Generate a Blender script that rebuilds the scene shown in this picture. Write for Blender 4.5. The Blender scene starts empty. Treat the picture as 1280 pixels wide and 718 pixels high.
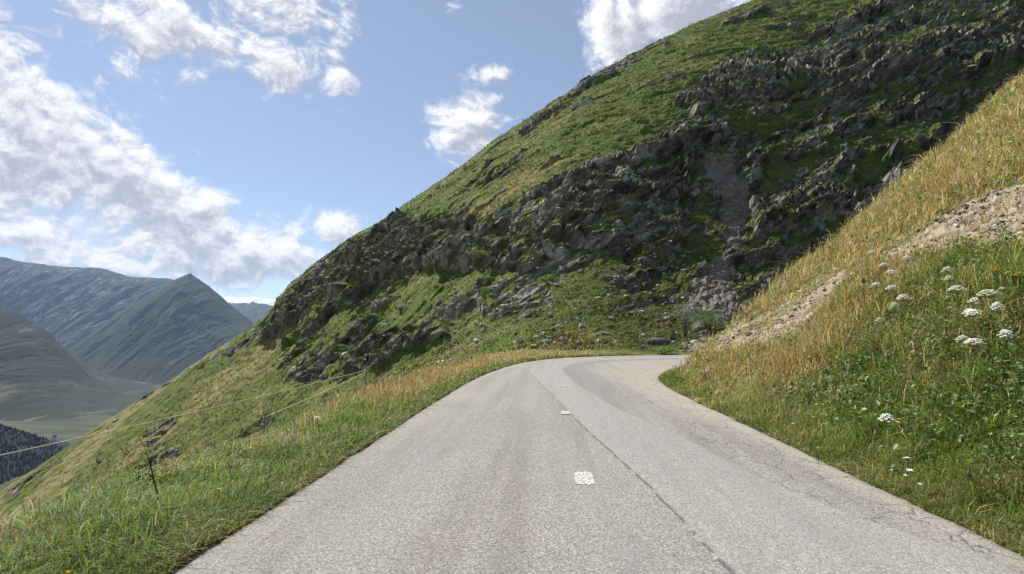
import bpy, math, random, time
import numpy as np
T0 = time.time()
rs = np.random.RandomState(11)
random.seed(4)
SC = bpy.context.scene
COL = SC.collection
R = math.radians

# ------------------------------------------------------------------ camera
F = 700.0                       # focal length in photograph pixels (1280 wide)
EYE = np.array([0.0, 0.0, 1.5])
cam_d = bpy.data.cameras.new('camera')
cam = bpy.data.objects.new('camera', cam_d)
COL.objects.link(cam)
cam_d.sensor_width = 36.0
cam_d.lens = 36.0 * F / 1280.0
cam_d.clip_start = 0.05
cam_d.clip_end = 60000
cam.location = EYE
PITCH, YAW = math.atan(56 / F), math.atan(48 / F)
cam.rotation_euler = (R(90) + PITCH, 0, YAW)
SC.camera = cam
_cp, _sp, _cy, _sy = math.cos(PITCH), math.sin(PITCH), math.cos(YAW), math.sin(YAW)
FWD = np.array([-_sy * _cp, _cy * _cp, _sp])
RGT = np.array([_cy, _sy, 0.0])
UPV = np.cross(RGT, FWD)


def ray(px, py):
    """world direction seen at a photograph pixel, scaled so that its y is 1"""
    d = FWD * F + RGT * (px - 640.0) + UPV * (359.0 - py)
    return d / d[1]


def project(X, Y, Z):
    dx, dy, dz = X - EYE[0], Y - EYE[1], Z - EYE[2]
    w = np.maximum(dx * FWD[0] + dy * FWD[1] + dz * FWD[2], 0.05)
    a = (dx * RGT[0] + dy * RGT[1] + dz * RGT[2]) / w
    b = (dx * UPV[0] + dy * UPV[1] + dz * UPV[2]) / w
    return 640 + a * F, 359 - b * F


def on_plane(px, py, z=0.0):
    d = ray(px, py)
    t = (z - EYE[2]) / d[2]
    return EYE + d * t


# ------------------------------------------------------------------ noise (numpy)
_perm = rs.permutation(256)
_perm = np.concatenate([_perm, _perm, _perm]).astype(np.int32)
_ga = rs.rand(256) * 2 * np.pi
_G2 = np.stack([np.cos(_ga), np.sin(_ga)], 1).astype(np.float32)


def pn2(x, y):
    xi, yi = np.floor(x), np.floor(y)
    fx, fy = (x - xi).astype(np.float32), (y - yi).astype(np.float32)
    xi, yi = xi.astype(np.int32) & 255, yi.astype(np.int32) & 255
    wx = fx * fx * fx * (fx * (fx * 6 - 15) + 10)
    wy = fy * fy * fy * (fy * (fy * 6 - 15) + 10)

    def g(i, j):
        k = _perm[_perm[(xi + i) & 255] + ((yi + j) & 255)]
        v = _G2[k]
        return v[..., 0] * (fx - i) + v[..., 1] * (fy - j)
    a = g(0, 0); a = a + wx * (g(1, 0) - a)
    b = g(0, 1); b = b + wx * (g(1, 1) - b)
    return (a + wy * (b - a)) * 1.5


def fbm(x, y, octv=5, gain=0.5, lac=2.03, ridged=False):
    s = 0; amp = 1.0; tot = 0
    for o in range(octv):
        n = pn2(x + 17.3 * o, y - 9.1 * o)
        if ridged:
            n = 1 - 2 * np.abs(n)
        s = s + amp * n
        tot += amp
        amp *= gain
        x = x * lac; y = y * lac
    return s / tot


_ch = rs.rand(256, 6).astype(np.float32)


def facets(x, y, tilt=1.0):
    """blocky broken rock: every cell is its own tilted plane, sharp steps between"""
    xi, yi = np.floor(x), np.floor(y)
    best = np.full(x.shape, 9e9, np.float32)
    sec = np.full(x.shape, 9e9, np.float32)
    out = np.zeros(x.shape, np.float32)
    for i in (-1, 0, 1):
        for j in (-1, 0, 1):
            cx, cy = xi + i, yi + j
            k = _perm[_perm[cx.astype(np.int32) & 255] + (cy.astype(np.int32) & 255)]
            h = _ch[k]
            dx = (x - cx - h[..., 0]).astype(np.float32)
            dy = (y - cy - h[..., 1]).astype(np.float32)
            d = dx * dx + dy * dy
            v = (h[..., 2] - 0.5) + tilt * (dx * (h[..., 3] - 0.5) + dy * (h[..., 4] - 0.5)) * 1.6
            m = d < best
            sec = np.where(m, best, np.minimum(sec, d))
            out = np.where(m, v, out)
            best = np.where(m, d, best)
    edge = np.sqrt(sec) - np.sqrt(best)
    return out, edge


def sstep(a, b, x):
    t = np.clip((x - a) / (b - a), 0, 1)
    return t * t * (3 - 2 * t)


def smin(a, b, k):
    h = np.clip(0.5 + 0.5 * (b - a) / k, 0, 1)
    return b + (a - b) * h - k * h * (1 - h)


def smax(a, b, k):
    return -smin(-a, -b, k)


def polydist(x, y, pts):
    d = np.full(x.shape, 1e18)
    for (ax, ay), (bx, by) in zip(pts[:-1], pts[1:]):
        ex, ey = bx - ax, by - ay
        t = np.clip(((x - ax) * ex + (y - ay) * ey) / (ex * ex + ey * ey + 1e-12), 0, 1)
        d = np.minimum(d, (x - ax - t * ex) ** 2 + (y - ay - t * ey) ** 2)
    return np.sqrt(d)


def inside(x, y, pts):
    c = np.zeros(x.shape, bool)
    n = len(pts)
    for i in range(n):
        ax, ay = pts[i]; bx, by = pts[(i + 1) % n]
        if ay == by:
            continue
        c ^= ((ay > y) != (by > y)) & (x < (bx - ax) * (y - ay) / (by - ay) + ax)
    return c


def sdpoly(x, y, pts):
    """positive inside"""
    pts = list(pts)
    d = polydist(x, y, pts + [pts[0]])
    return np.where(inside(x, y, pts), d, -d)


def smooth_line(pts, n=6):
    P = np.array(pts, float)
    out = []
    for i in range(len(P) - 1):
        p0, p1, p2, p3 = P[max(i - 1, 0)], P[i], P[i + 1], P[min(i + 2, len(P) - 1)]
        for t in np.linspace(0, 1, n, endpoint=False):
            out.append(0.5 * (2 * p1 + (p2 - p0) * t + (2 * p0 - 5 * p1 + 4 * p2 - p3) * t * t
                              + (3 * p1 - p0 - 3 * p2 + p3) * t ** 3))
    out.append(P[-1])
    return np.array(out)


# ------------------------------------------------------------------ road plan (metres)
OUTER = smooth_line([(-2.42, -16), (-2.42, -6), (-2.44, 3), (-2.5, 8), (-2.56, 14), (-2.42, 19.5), (-1.8, 25.5),
                     (-0.9, 29.3), (0.7, 32.6), (3.7, 35.4), (7.5, 37), (12, 38.2), (20, 39.6), (34, 42), (60, 46)], 5)
INNER = smooth_line([(3.23, -16), (3.23, -6), (3.23, 4), (3.22, 9), (3.2, 14), (3.35, 17), (3.85, 19.6), (5.3, 23),
                     (8.2, 26.6), (12, 28.6), (20, 31), (34, 34), (60, 38)], 5)
ROADPOLY = [tuple(p) for p in OUTER] + [tuple(p) for p in INNER[::-1]]

# ------------------------------------------------------------------ terrain height
# silhouette of the rocky spur, picked off the photograph: (px, py, distance of the ridge)
RIDGE = [(-260, 790, 185), (-100, 680, 180), (0, 614, 175), (60, 574, 172), (130, 527, 170), (200, 482, 168), (262, 441, 164),
         (300, 417, 160), (332, 394, 158), (350, 372, 156), (362, 354, 155), (400, 325, 153), (440, 297, 151),
         (480, 273, 150), (530, 240, 150), (580, 206, 150), (620, 173, 150), (660, 149, 150), (700, 120, 152),
         (740, 93, 155), (800, 62, 160), (870, 28, 166), (940, 0, 172), (1010, -28, 178), (1100, -60, 185),
         (1200, -88, 192), (1300, -110, 200), (1600, -150, 215)]
BASE = [(-260, 46, -42), (0, 46, -31), (200, 46, -21), (350, 46, -13), (500, 45, -6.0), (600, 42.5, -1.6), (660, 40.5, -0.1),
        (760, 39.8, 0.1), (900, 42.0, 0.2), (1000, 44, 0.3), (1280, 48.5, 0.8), (1600, 55, 1.5)]
_ru = np.array([ray(p, q)[0] for p, q, z in RIDGE])
_rv = np.array([ray(p, q)[2] for p, q, z in RIDGE])
_rz = np.array([z for p, q, z in RIDGE], float)
_bu = np.array([ray(p, 420)[0] for p, z, h in BASE])
_bz = np.array([z for p, z, h in BASE], float)
_bh = np.array([h for p, z, h in BASE], float)
_s = np.linspace(0, 1, 201)
PROF = [(-260, [(0, 0), (.5, .55), (1, 1)]), (300, [(0, 0), (.5, .58), (1, 1)]),
        (365, [(0, 0), (.45, .55), (.82, .74), (.92, .97), (1, 1)]),
        (470, [(0, 0), (.25, .32), (.5, .55), (.68, .92), (1, 1)]),
        (590, [(0, 0), (.18, .30), (.36, .66), (.65, .88), (1, 1)]),
        (700, [(0, 0), (.15, .28), (.30, .66), (.62, .87), (1, 1)]),
        (840, [(0, 0), (.16, .24), (.40, .66), (.7, .88), (1, 1)]),
        (1000, [(0, 0), (.2, .27), (.55, .72), (1, 1)]), (1600, [(0, 0), (.2, .26), (.6, .72), (1, 1)])]
_pu = np.array([ray(p, 400)[0] for p, _ in PROF])


def _prof(c):
    q = np.interp(_s, [a for a, b in c], [b for a, b in c])
    k = np.hanning(21); k /= k.sum()
    qp = np.interp(np.linspace(-.1, 1.1, 241), _s, q, left=None, right=None)
    qp[:20] = q[0] + (np.linspace(-.1, 0, 20, endpoint=False)) * (q[10] - q[0]) / .05
    qp[-20:] = 1 + np.linspace(0.005, .1, 20) * 0.3
    return np.convolve(qp, k, 'same')[20:221]


_ptab = np.stack([_prof(c) for _, c in PROF])


def h_spur(X, Y):
    Yc = np.maximum(Y, 20.0)
    u = X / Yc
    zb, hb = np.interp(u, _bu, _bz), np.interp(u, _bu, _bh)
    zr, vr = np.interp(u, _ru, _rz), np.interp(u, _ru, _rv)
    vb = (hb - 1.5) / zb
    s = (Y - zb) / (zr - zb)
    sc = np.clip(s, 0, 1)
    cu = np.clip(np.interp(u, _pu, np.arange(len(_pu))), 0, len(_pu) - 1.001)
    i = cu.astype(int); fu = cu - i
    fs = sc * 199.999; j = fs.astype(int); fj = fs - j
    q = (_ptab[i, j] * (1 - fj) + _ptab[i, j + 1] * fj) * (1 - fu) + (_ptab[i + 1, j] * (1 - fj) + _ptab[i + 1, j + 1] * fj) * fu
    v = vb + (vr - vb) * q
    z = 1.5 + v * np.clip(Y, zb, zr)
    z = np.where(Y < zb, hb - 0.55 * (zb - Y), z)
    over = np.maximum(Y - zr, 0)
    z = z + np.where(Y > zr, (vr - 0.1) * over - over * over * 0.0022, 0)
    return z, s


# crest of the bank, from its skyline in the photograph
_yc = [(3.0, 17.6), (4.4, 18.2)]
for _p in [(935, 386), (1000, 330), (1060, 282), (1100, 249), (1150, 207), (1200, 163), (1250, 120), (1290, 86), (1400, -10)]:
    _d = ray(*_p)
    _t = (1.5 + 0.74 * 3.5) / (0.74 * _d[0] - _d[2])
    _q = EYE + _d * _t
    _yc.append((_q[0], _q[1] + (_q[2] + .35) / 2.0))
YC_X = [a for a, b in _yc] + [60]
YC_Y = [b for a, b in _yc] + [_yc[-1][1] + 6]
print(_yc)


def h_near(X, Y):
    dO, dI = polydist(X, Y, OUTER), polydist(X, Y, INNER)
    road = inside(X, Y, ROADPOLY)
    inner = (dI < dO) & ~road
    n1 = fbm(X * .35, Y * .35, 4)
    n2 = fbm(X * 1.7 + 9, Y * 1.7, 3)
    a = 0.74 * np.maximum(X - 3.49, 0) + 0.04 * sstep(0, .4, dI)
    yc = np.interp(X, YC_X, YC_Y)
    b = 2.0 * (yc - Y)
    bank = smin(a, b, 0.5) + (0.30 * n1 + 0.07 * n2) * sstep(0.2, 3.5, np.minimum(dI, np.maximum(yc - Y, 0) + .4))
    flat = 0.004 + 0.03 * np.minimum(dI, 4) + 0.04 * n2 * sstep(.1, .8, dI)
    bank = np.maximum(bank, flat)
    uu = X / np.maximum(Y, 1.0)
    W = np.interp(Y, [-20, 4, 9, 15, 24, 30, 36], [1.4, 1.35, 1.15, 1.15, 1.5, 2.2, 4.0])
    W = W + 9 * sstep(-.16, .02, uu) * sstep(20, 32, Y)
    ver = 0.004 + 0.05 * sstep(0.0, .7, dO) + 0.03 * n2 * sstep(0.1, .6, dO)
    over = np.maximum(dO - W, 0)
    ver = ver - 0.70 * (np.sqrt(over * over + .25) - .5) + 0.25 * n1 * sstep(0, 4, over)
    z = np.where(inner, bank, ver)
    z = np.where(road, 0.004 - 0.09 * sstep(.03, .5, np.minimum(dO, dI)), z)
    return z, dO, dI, road, inner


def H(X, Y):
    X = np.asarray(X, float); Y = np.asarray(Y, float)
    zs, s = h_spur(X, Y)
    zn = h_near(X, Y)[0]
    k = 0.5 * sstep(-1.2, -.2, zn) * 0 + 0.35
    return np.where(inside(X, Y, ROADPOLY), zn, smax(zn, zs, k))


def hit(px, py, h=0.0, t0=2.0, t1=70.0, n=2400):
    """where the sight line of a photograph pixel comes down to h above the ground; returns the ground point"""
    d = ray(px, py)
    t = np.geomspace(t0, t1, n)
    P = EYE[None] + d[None] * t[:, None]
    g = H(P[:, 0], P[:, 1])
    below = np.nonzero(P[:, 2] < g + h)[0]
    k = below[0] if len(below) else n - 1
    return np.array([P[k, 0], P[k, 1], g[k]])


# ------------------------------------------------------------------ object helpers
def tag(o, label=None, cat=None, group=None, kind=None):
    if label: o['label'] = label
    if cat: o['category'] = cat
    if group: o['group'] = group
    if kind: o['kind'] = kind
    return o


def mesh_np(name, V, faces, mats, parent=None, smooth=None, attrs=None, mat_idx=None):
    """one mesh object from numpy arrays; faces: list of (n,k) index arrays"""
    me = bpy.data.meshes.new(name)
    V = np.asarray(V, np.float32)
    me.vertices.add(len(V))
    me.vertices.foreach_set('co', V.ravel())
    faces = [np.asarray(f, np.int32) for f in (faces if isinstance(faces, list) else [faces]) if len(f)]
    li = np.concatenate([f.ravel() for f in faces])
    tot = np.concatenate([np.full(len(f), f.shape[1], np.int32) for f in faces])
    st = np.concatenate([[0], np.cumsum(tot)[:-1]]).astype(np.int32)
    me.loops.add(len(li)); me.loops.foreach_set('vertex_index', li)
    me.polygons.add(len(tot)); me.polygons.foreach_set('loop_start', st)
    if smooth is not None:
        sm = np.full(len(tot), bool(smooth)) if np.isscalar(smooth) else np.asarray(smooth, bool)
        me.polygons.foreach_set('use_smooth', sm)
    for m in (mats if isinstance(mats, (list, tuple)) else [mats]):
        me.materials.append(m)
    if mat_idx is not None:
        me.polygons.foreach_set('material_index', np.asarray(mat_idx, np.int32))
    for k, a in (attrs or {}).items():
        a = np.asarray(a, np.float32)
        if a.ndim == 1:
            at = me.attributes.new(k, 'FLOAT', 'POINT'); at.data.foreach_set('value', a)
        else:
            if a.shape[1] == 3:
                a = np.concatenate([a, np.ones((len(a), 1), np.float32)], 1)
            at = me.attributes.new(k, 'FLOAT_COLOR', 'POINT'); at.data.foreach_set('color', a.ravel())
    me.update(calc_edges=True)
    o = bpy.data.objects.new(name, me)
    COL.objects.link(o)
    if parent: o.parent = parent
    return o


def empty(name, loc=(0, 0, 0), rz=0.0, s=1.0):
    o = bpy.data.objects.new(name, None)
    COL.objects.link(o)
    o.location = loc; o.rotation_euler = (0, 0, rz); o.scale = (s, s, s)
    o.empty_display_size = 0.1
    return o


def copy_tree(o, parent=None):
    c = o.copy(); COL.objects.link(c)
    if parent: c.parent = parent
    for ch in list(o.children):
        copy_tree(ch, c)
    return c


def grid_faces(nr, nc):
    i = np.arange(nr - 1)[:, None] * nc + np.arange(nc - 1)[None]
    return np.stack([i, i + 1, i + nc + 1, i + nc], -1).reshape(-1, 4)


# ------------------------------------------------------------------ node helpers
class NT:
    def __init__(s, tree):
        s.t = tree; s.n = tree.nodes; s.l = tree.links

    def _in(s, sock, v):
        if v is None: return
        if isinstance(v, bpy.types.NodeSocket): s.l.new(v, sock)
        elif hasattr(sock.default_value, '__len__') and not hasattr(v, '__len__'): sock.default_value = [v] * len(sock.default_value)
        elif hasattr(sock.default_value, '__len__') and len(sock.default_value) == 4 and len(v) == 3: sock.default_value = (*v, 1)
        else: sock.default_value = v

    def m(s, op, a, b=None, c=None, clamp=False):
        n = s.n.new('ShaderNodeMath'); n.operation = op; n.use_clamp = clamp
        for k, v in enumerate((a, b, c)): s._in(n.inputs[k], v)
        return n.outputs[0]

    def vm(s, op, a, b=None, scale=None, out=0):
        n = s.n.new('ShaderNodeVectorMath'); n.operation = op
        s._in(n.inputs[0], a); s._in(n.inputs[1], b)
        if scale is not None: s._in(n.inputs['Scale'], scale)
        return n.outputs['Value'] if op in ('DOT_PRODUCT', 'LENGTH') else n.outputs[0]

    def noise(s, vec, scale, detail=4, rough=.55, dist=0.0, col=False):
        n = s.n.new('ShaderNodeTexNoise')
        s._in(n.inputs['Vector'], vec); s._in(n.inputs['Scale'], scale); n.inputs['Detail'].default_value = detail
        n.inputs['Roughness'].default_value = rough; n.inputs['Distortion'].default_value = dist
        return n.outputs['Color' if col else 0]

    def voro(s, vec, scale, feature='F1', out=0, rnd=1.0):
        n = s.n.new('ShaderNodeTexVoronoi'); n.feature = feature
        s._in(n.inputs['Vector'], vec); s._in(n.inputs['Scale'], scale)
        n.inputs['Randomness'].default_value = rnd
        return n.outputs[out]

    def mix(s, f, a, b, blend='MIX'):
        n = s.n.new('ShaderNodeMix'); n.data_type = 'RGBA'; n.blend_type = blend
        s._in(n.inputs[0], f); s._in(n.inputs[6], a); s._in(n.inputs[7], b)
        return n.outputs[2]

    def ramp(s, f, stops, smooth=False):
        n = s.n.new('ShaderNodeValToRGB'); e = n.color_ramp.elements
        if smooth: n.color_ramp.interpolation = 'EASE'
        while len(e) < len(stops): e.new(.5)
        for k, (p, c) in enumerate(stops):
            e[k].position = p
            e[k].color = (c, c, c, 1) if np.isscalar(c) else (*c, 1)
        s._in(n.inputs[0], f)
        return n.outputs[0]

    def step(s, f, a, b):
        n = s.n.new('ShaderNodeMapRange'); n.interpolation_type = 'SMOOTHSTEP'
        s._in(n.inputs[0], f)
        s._in(n.inputs[1], a); s._in(n.inputs[2], b)
        return n.outputs[0]

    def attr(s, name, out='Fac'):
        n = s.n.new('ShaderNodeAttribute'); n.attribute_name = name
        return n.outputs[out]

    def coord(s, kind='Object'):
        return s.n.new('ShaderNodeTexCoord').outputs[kind]

    def sep(s, v):
        n = s.n.new('ShaderNodeSeparateXYZ'); s._in(n.inputs[0], v)
        return n.outputs

    def comb(s, x, y, z):
        n = s.n.new('ShaderNodeCombineXYZ')
        for k, v in enumerate((x, y, z)): s._in(n.inputs[k], v)
        return n.outputs[0]

    def bump(s, h, strength=.5, dist=.1):
        n = s.n.new('ShaderNodeBump'); s._in(n.inputs['Height'], h)
        n.inputs['Strength'].default_value = strength; n.inputs['Distance'].default_value = dist
        return n.outputs[0]

    def geo(s, out):
        return s.n.new('ShaderNodeNewGeometry').outputs[out]


def material(name, rough=.9, spec=.2):
    m = bpy.data.materials.new(name); m.use_nodes = True
    t = NT(m.node_tree)
    b = m.node_tree.nodes['Principled BSDF']
    b.inputs['Roughness'].default_value = rough
    b.inputs['Specular IOR Level'].default_value = spec
    return m, t, b


def flat_mat(name, col, rough=.8, spec=.2, var=.25, scale=30):
    m, t, b = material(name, rough, spec)
    n = t.noise(t.coord(), scale, 4)
    c = t.mix(t.step(n, .3, .7), tuple(v * (1 - var) for v in col), tuple(min(1, v * (1 + var)) for v in col))
    t._in(b.inputs['Base Color'], c)
    return m


def leaf_mat(name, attr='col', trans=.35, rough=.6, spec=.25):
    """foliage: colour carried per blade or leaf, some light let through"""
    m, t, b = material(name, rough, spec)
    c = t.attr(attr, 'Color')
    t._in(b.inputs['Base Color'], c)
    tr = t.n.new('ShaderNodeBsdfTranslucent')
    t._in(tr.inputs[0], t.mix(1.0, c, (1.0, 1.0, .72), 'MULTIPLY'))
    ms = t.n.new('ShaderNodeMixShader'); ms.inputs[0].default_value = trans
    t.l.new(b.outputs[0], ms.inputs[1]); t.l.new(tr.outputs[0], ms.inputs[2])
    t.l.new(ms.outputs[0], t.n['Material Output'].inputs[0])
    return m
# ================================================================== light, sky, air
SUN_AZ = R(-47)          # measured from +Y, negative = towards -X (left of the view)
SUN_EL = R(46)
SUN = np.array([math.sin(SUN_AZ) * math.cos(SUN_EL), math.cos(SUN_AZ) * math.cos(SUN_EL), math.sin(SUN_EL)])
sd = bpy.data.lights.new('sun', 'SUN'); sd.energy = 5.0; sd.angle = R(0.53); sd.color = (1.0, 0.95, 0.87)
so = bpy.data.objects.new('sun', sd); COL.objects.link(so)
from mathutils import Vector
so.rotation_euler = Vector(SUN).to_track_quat('Z', 'Y').to_euler()
so.location = (-40, 40, 80)

W = bpy.data.worlds.new('World'); SC.world = W; W.use_nodes = True
w = NT(W.node_tree)
bg = w.n['Background']; bg.inputs['Strength'].default_value = 0.083
W.cycles.sampling_method = 'MANUAL'; W.cycles.sample_map_resolution = 512
sky = w.n.new('ShaderNodeTexSky'); sky.sky_type = 'NISHITA'; sky.sun_disc = False
sky.sun_elevation = SUN_EL; sky.sun_rotation = SUN_AZ
sky.altitude = 1900; sky.air_density = 1.0; sky.dust_density = 0.6; sky.ozone_density = 1.0
dirv = w.vm('NORMALIZE', w.coord('Generated'))


def ang(px, py):
    d = ray(px, py)
    d = d / np.linalg.norm(d)
    return math.atan2(d[0], d[1]), math.asin(d[2])


# banks and single puffs of cloud, given by the sky direction they stand in: (px, py, half width, half height, turn, weight)
CLOUDS = [(-10, 140, 110, 115, 0, 1.0), (75, 205, 125, 90, -25, 1.1), (165, 258, 125, 70, -30, 1.15), (255, 296, 115, 56, -25, 1.15),
          (330, 318, 105, 50, -14, 1.15), (375, 340, 60, 26, 0, .9), (20, 288, 130, 46, 0, .95), (428, 288, 58, 32, 0, 1.05), (365, 290, 55, 24, -15, .8),
          (120, 8, 95, 36, -25, .95), (150, 70, 50, 36, -40, .62), (100, 90, 60, 40, -40, .5), (215, 25, 62, 42, -25, .98), (265, 52, 60, 34, -28, .92), (340, 78, 60, 36, -15, 1.0),
          (380, 15, 85, 40, -10, .88), (430, 40, 36, 70, -10, .8), (425, 100, 36, 44, 0, .76), (310, 15, 90, 36, 0, .66), (395, 75, 40, 50, 0, .55),
          (582, 162, 58, 52, 0, 1.12), (606, 126, 44, 18, 0, .62), (612, 93, 50, 18, 8, .70), (514, 62, 16, 9, 0, .5),
          (775, 40, 56, 62, 0, 1.15), (850, 5, 90, 56, 0, 1.25), (248, 195, 17, 14, 0, .62), (60, 322, 150, 18, 0, .82), (190, 338, 80, 18, 0, .78), (290, 352, 90, 14, 0, .8),
          (150, 330, 190, 22, -4, .84), (40, 30, 60, 40, -30, .5), (330, 45, 110, 60, -10, .60), (240, 75, 60, 40, -30, .55), (450, 240, 90, 6, -8, .34), (395, 242, 36, 5, 20, .36), (560, 10, 60, 16, 10, .30)]


def cloud_density(vec):
    s = w.sep(vec)
    az = w.m('ARCTAN2', s[0], s[1])
    el = w.m('ARCSINE', s[2])
    tot = None
    for px, py, sx, sy, rot, wt in CLOUDS:
        a0, e0 = ang(px, py)
        k = 1 / (F * 1.22)
        sx, sy = sx * k, sy * k
        c, sn = math.cos(R(rot)), math.sin(R(rot))
        da = w.m('SUBTRACT', az, a0); de = w.m('SUBTRACT', el, e0)
        x = w.m('ADD', w.m('MULTIPLY', da, c / sx), w.m('MULTIPLY', de, sn / sx))
        y = w.m('ADD', w.m('MULTIPLY', da, -sn / sy), w.m('MULTIPLY', de, c / sy))
        g = w.m('POWER', 2.718, w.m('MULTIPLY', w.m('ADD', w.m('MULTIPLY', x, x), w.m('MULTIPLY', y, y)), -0.8))
        g = w.m('MULTIPLY', g, wt)
        tot = g if tot is None else w.m('SMOOTH_MAX', tot, g, 0.12)
    # the rest of the sky, out of the picture: scattered cumulus
    far = w.step(w.m('ABSOLUTE', w.m('ADD', az, 0.05)), .85, 1.15)
    gen = w.m('MULTIPLY', w.step(w.noise(vec, 2.6, 2), .48, .68), 0.85)
    tot = w.m('MAXIMUM', tot, w.m('MULTIPLY', gen, far))
    v = w.vm('MULTIPLY', vec, (1.0, 1.0, 1.35))
    warp = w.noise(v, 9.0, 3, .5, col=True)
    v = w.vm('ADD', v, w.vm('SCALE', w.vm('SUBTRACT', warp, (.5, .5, .5)), None, scale=0.10))
    n = w.noise(v, 8.5, 11, .66)
    n2 = w.noise(v, 22.0, 7, .66)
    d = w.m('ADD', w.m('MULTIPLY', w.m('SUBTRACT', n, .5), 3.0), w.m('MULTIPLY', w.m('SUBTRACT', n2, .5), 2.1))
    d = w.m('ADD', d, w.m('SUBTRACT', w.m('MULTIPLY', tot, 1.65), .86))
    return w.m('MULTIPLY', d, w.step(el, -0.02, 0.03))


den = cloud_density(dirv)
den_s = cloud_density(w.vm('NORMALIZE', w.vm('ADD', dirv, tuple(SUN * 0.03))))
cover = w.m('MULTIPLY', w.step(den, -0.22, 0.62), .98)
lit = w.m('ADD', 0.66, w.m('MULTIPLY', w.m('SUBTRACT', den, den_s), .55))
thick = w.step(den, 0.55, 1.7)
lit = w.m('SUBTRACT', lit, w.m('MULTIPLY', thick, 0.32))
lit = w.m('MAXIMUM', w.m('MINIMUM', lit, 1.15), 0.30)
ccol = w.mix(w.step(lit, .35, .95), (3.7, 3.9, 4.5), (8.6, 8.5, 8.6))
haze_el = w.sep(dirv)[2]
sky_c = w.mix(1.0, sky.outputs[0], (1.0, 1.0, 1.0), 'MULTIPLY')
sky_c = w.mix(0.30, sky_c, (4.0, 4.6, 5.6))
w._in(bg.inputs[0], w.mix(cover, sky_c, ccol))

SC.view_settings.view_transform = 'Standard'
SC.view_settings.look = 'None'
SC.view_settings.exposure = 0.62
SC.view_settings.gamma = 1.0
cy = SC.cycles
cy.use_denoising = True; cy.denoiser = 'OPENIMAGEDENOISE'; cy.denoising_input_passes = 'RGB_ALBEDO_NORMAL'; cy.denoising_prefilter = 'FAST'
cy.max_bounces = 6; cy.diffuse_bounces = 3; cy.glossy_bounces = 2; cy.transmission_bounces = 3; cy.volume_bounces = 0
cy.sample_clamp_indirect = 6
cy.use_adaptive_sampling = True; cy.adaptive_threshold = 0.004

# ================================================================== ground and rocky spur: one sheet
ys = np.concatenate([np.linspace(-12, 2, 40, endpoint=False), np.geomspace(16, 48, 230, endpoint=False) - 14,
                     np.geomspace(34, 62, 190, endpoint=False), np.geomspace(62, 186, 430, endpoint=False),
                     np.geomspace(186, 430, 50)])
NC = 1300
us = np.linspace(-1.06, 1.06, NC)
NR = len(ys)
Y = np.repeat(ys[:, None], NC, 1)
X = us[None, :] * (Y + 14)
Zs, S = h_spur(X, Y)
Zn = np.full(X.shape, -500.0)
near = ys < 75
zn, dO, dI, ROAD, INN = h_near(X[near], Y[near])
Zn[near] = zn
Zb = smax(Zn, Zs, 0.35)
rfull = np.zeros(X.shape, bool); rfull[near] = ROAD
Zb = np.where(rfull, Zn, Zb)
DO = np.full(X.shape, 99.0); DO[near] = dO
DI = np.full(X.shape, 99.0); DI[near] = dI
INF = np.zeros(X.shape, bool); INF[near] = INN
spur = (Zs > Zn + 0.1) & ~rfull
PX, PY = project(X, Y, Zb)

# ---- what grows or crops out where
ROCKP = [(322, 398), (345, 372), (362, 350), (400, 320), (440, 290), (490, 268), (560, 272), (640, 258), (700, 228), (745, 205), (790, 180),
         (838, 160), (850, 118), (905, 82), (960, 55), (1040, 25), (1140, -15), (1300, -60), (1320, 250), (1120, 300), (1000, 350), (930, 398),
         (868, 410), (840, 385), (770, 392), (720, 368), (680, 360), (640, 372), (600, 402), (560, 432), (500, 448), (440, 466),
         (385, 482), (352, 462), (362, 425), (350, 415)]
LEDGE = [(345, 372), (330, 395), (300, 413), (262, 437), (200, 478), (150, 508), (160, 512), (240, 468), (300, 436), (350, 425), (370, 400)]
OUTC = [[(560, 250), (590, 222), (640, 200), (655, 192), (640, 215), (600, 235)],
        [(655, 150), (700, 115), (740, 88), (800, 58), (850, 34), (835, 60), (760, 98), (700, 140), (650, 172)],
        [(850, 118), (870, 95), (960, 45), (1010, 40), (940, 85)], [(905, 30), (940, 5), (990, 0), (950, 22)],
        [(170, 545), (215, 520), (225, 530), (185, 565)], [(0, 615), (40, 590), (75, 568), (80, 578), (40, 604), (5, 630)],
        [(100, 545), (140, 520), (150, 528), (110, 550)], [(285, 560), (330, 515), (340, 525), (310, 565)], [(170, 590), (200, 555), (230, 560), (210, 600)]]
WALLS = [[(636, 268), (690, 240), (745, 212), (800, 188), (842, 166), (858, 200), (850, 262), (846, 318), (800, 338), (752, 312), (700, 300), (688, 330), (655, 345), (640, 310)],
         [(346, 374), (366, 352), (402, 326), (470, 288), (520, 282), (590, 296), (640, 300), (636, 326), (585, 336), (540, 338), (486, 340), (440, 358), (400, 384), (356, 404)],
         [(600, 372), (640, 350), (680, 352), (694, 378), (680, 398), (640, 402), (606, 396)],
         [(850, 120), (900, 90), (970, 70), (1060, 70), (1150, 52), (1300, 20), (1300, 52), (1180, 84), (1080, 100), (980, 104), (900, 128), (870, 150)],
         [(930, 262), (1000, 240), (1090, 232), (1180, 190), (1300, 160), (1300, 190), (1190, 226), (1100, 268), (1000, 286), (940, 300)],
         [(430, 450), (460, 428), (520, 420), (560, 400), (566, 424), (520, 440), (470, 462), (436, 470)]]
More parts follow.
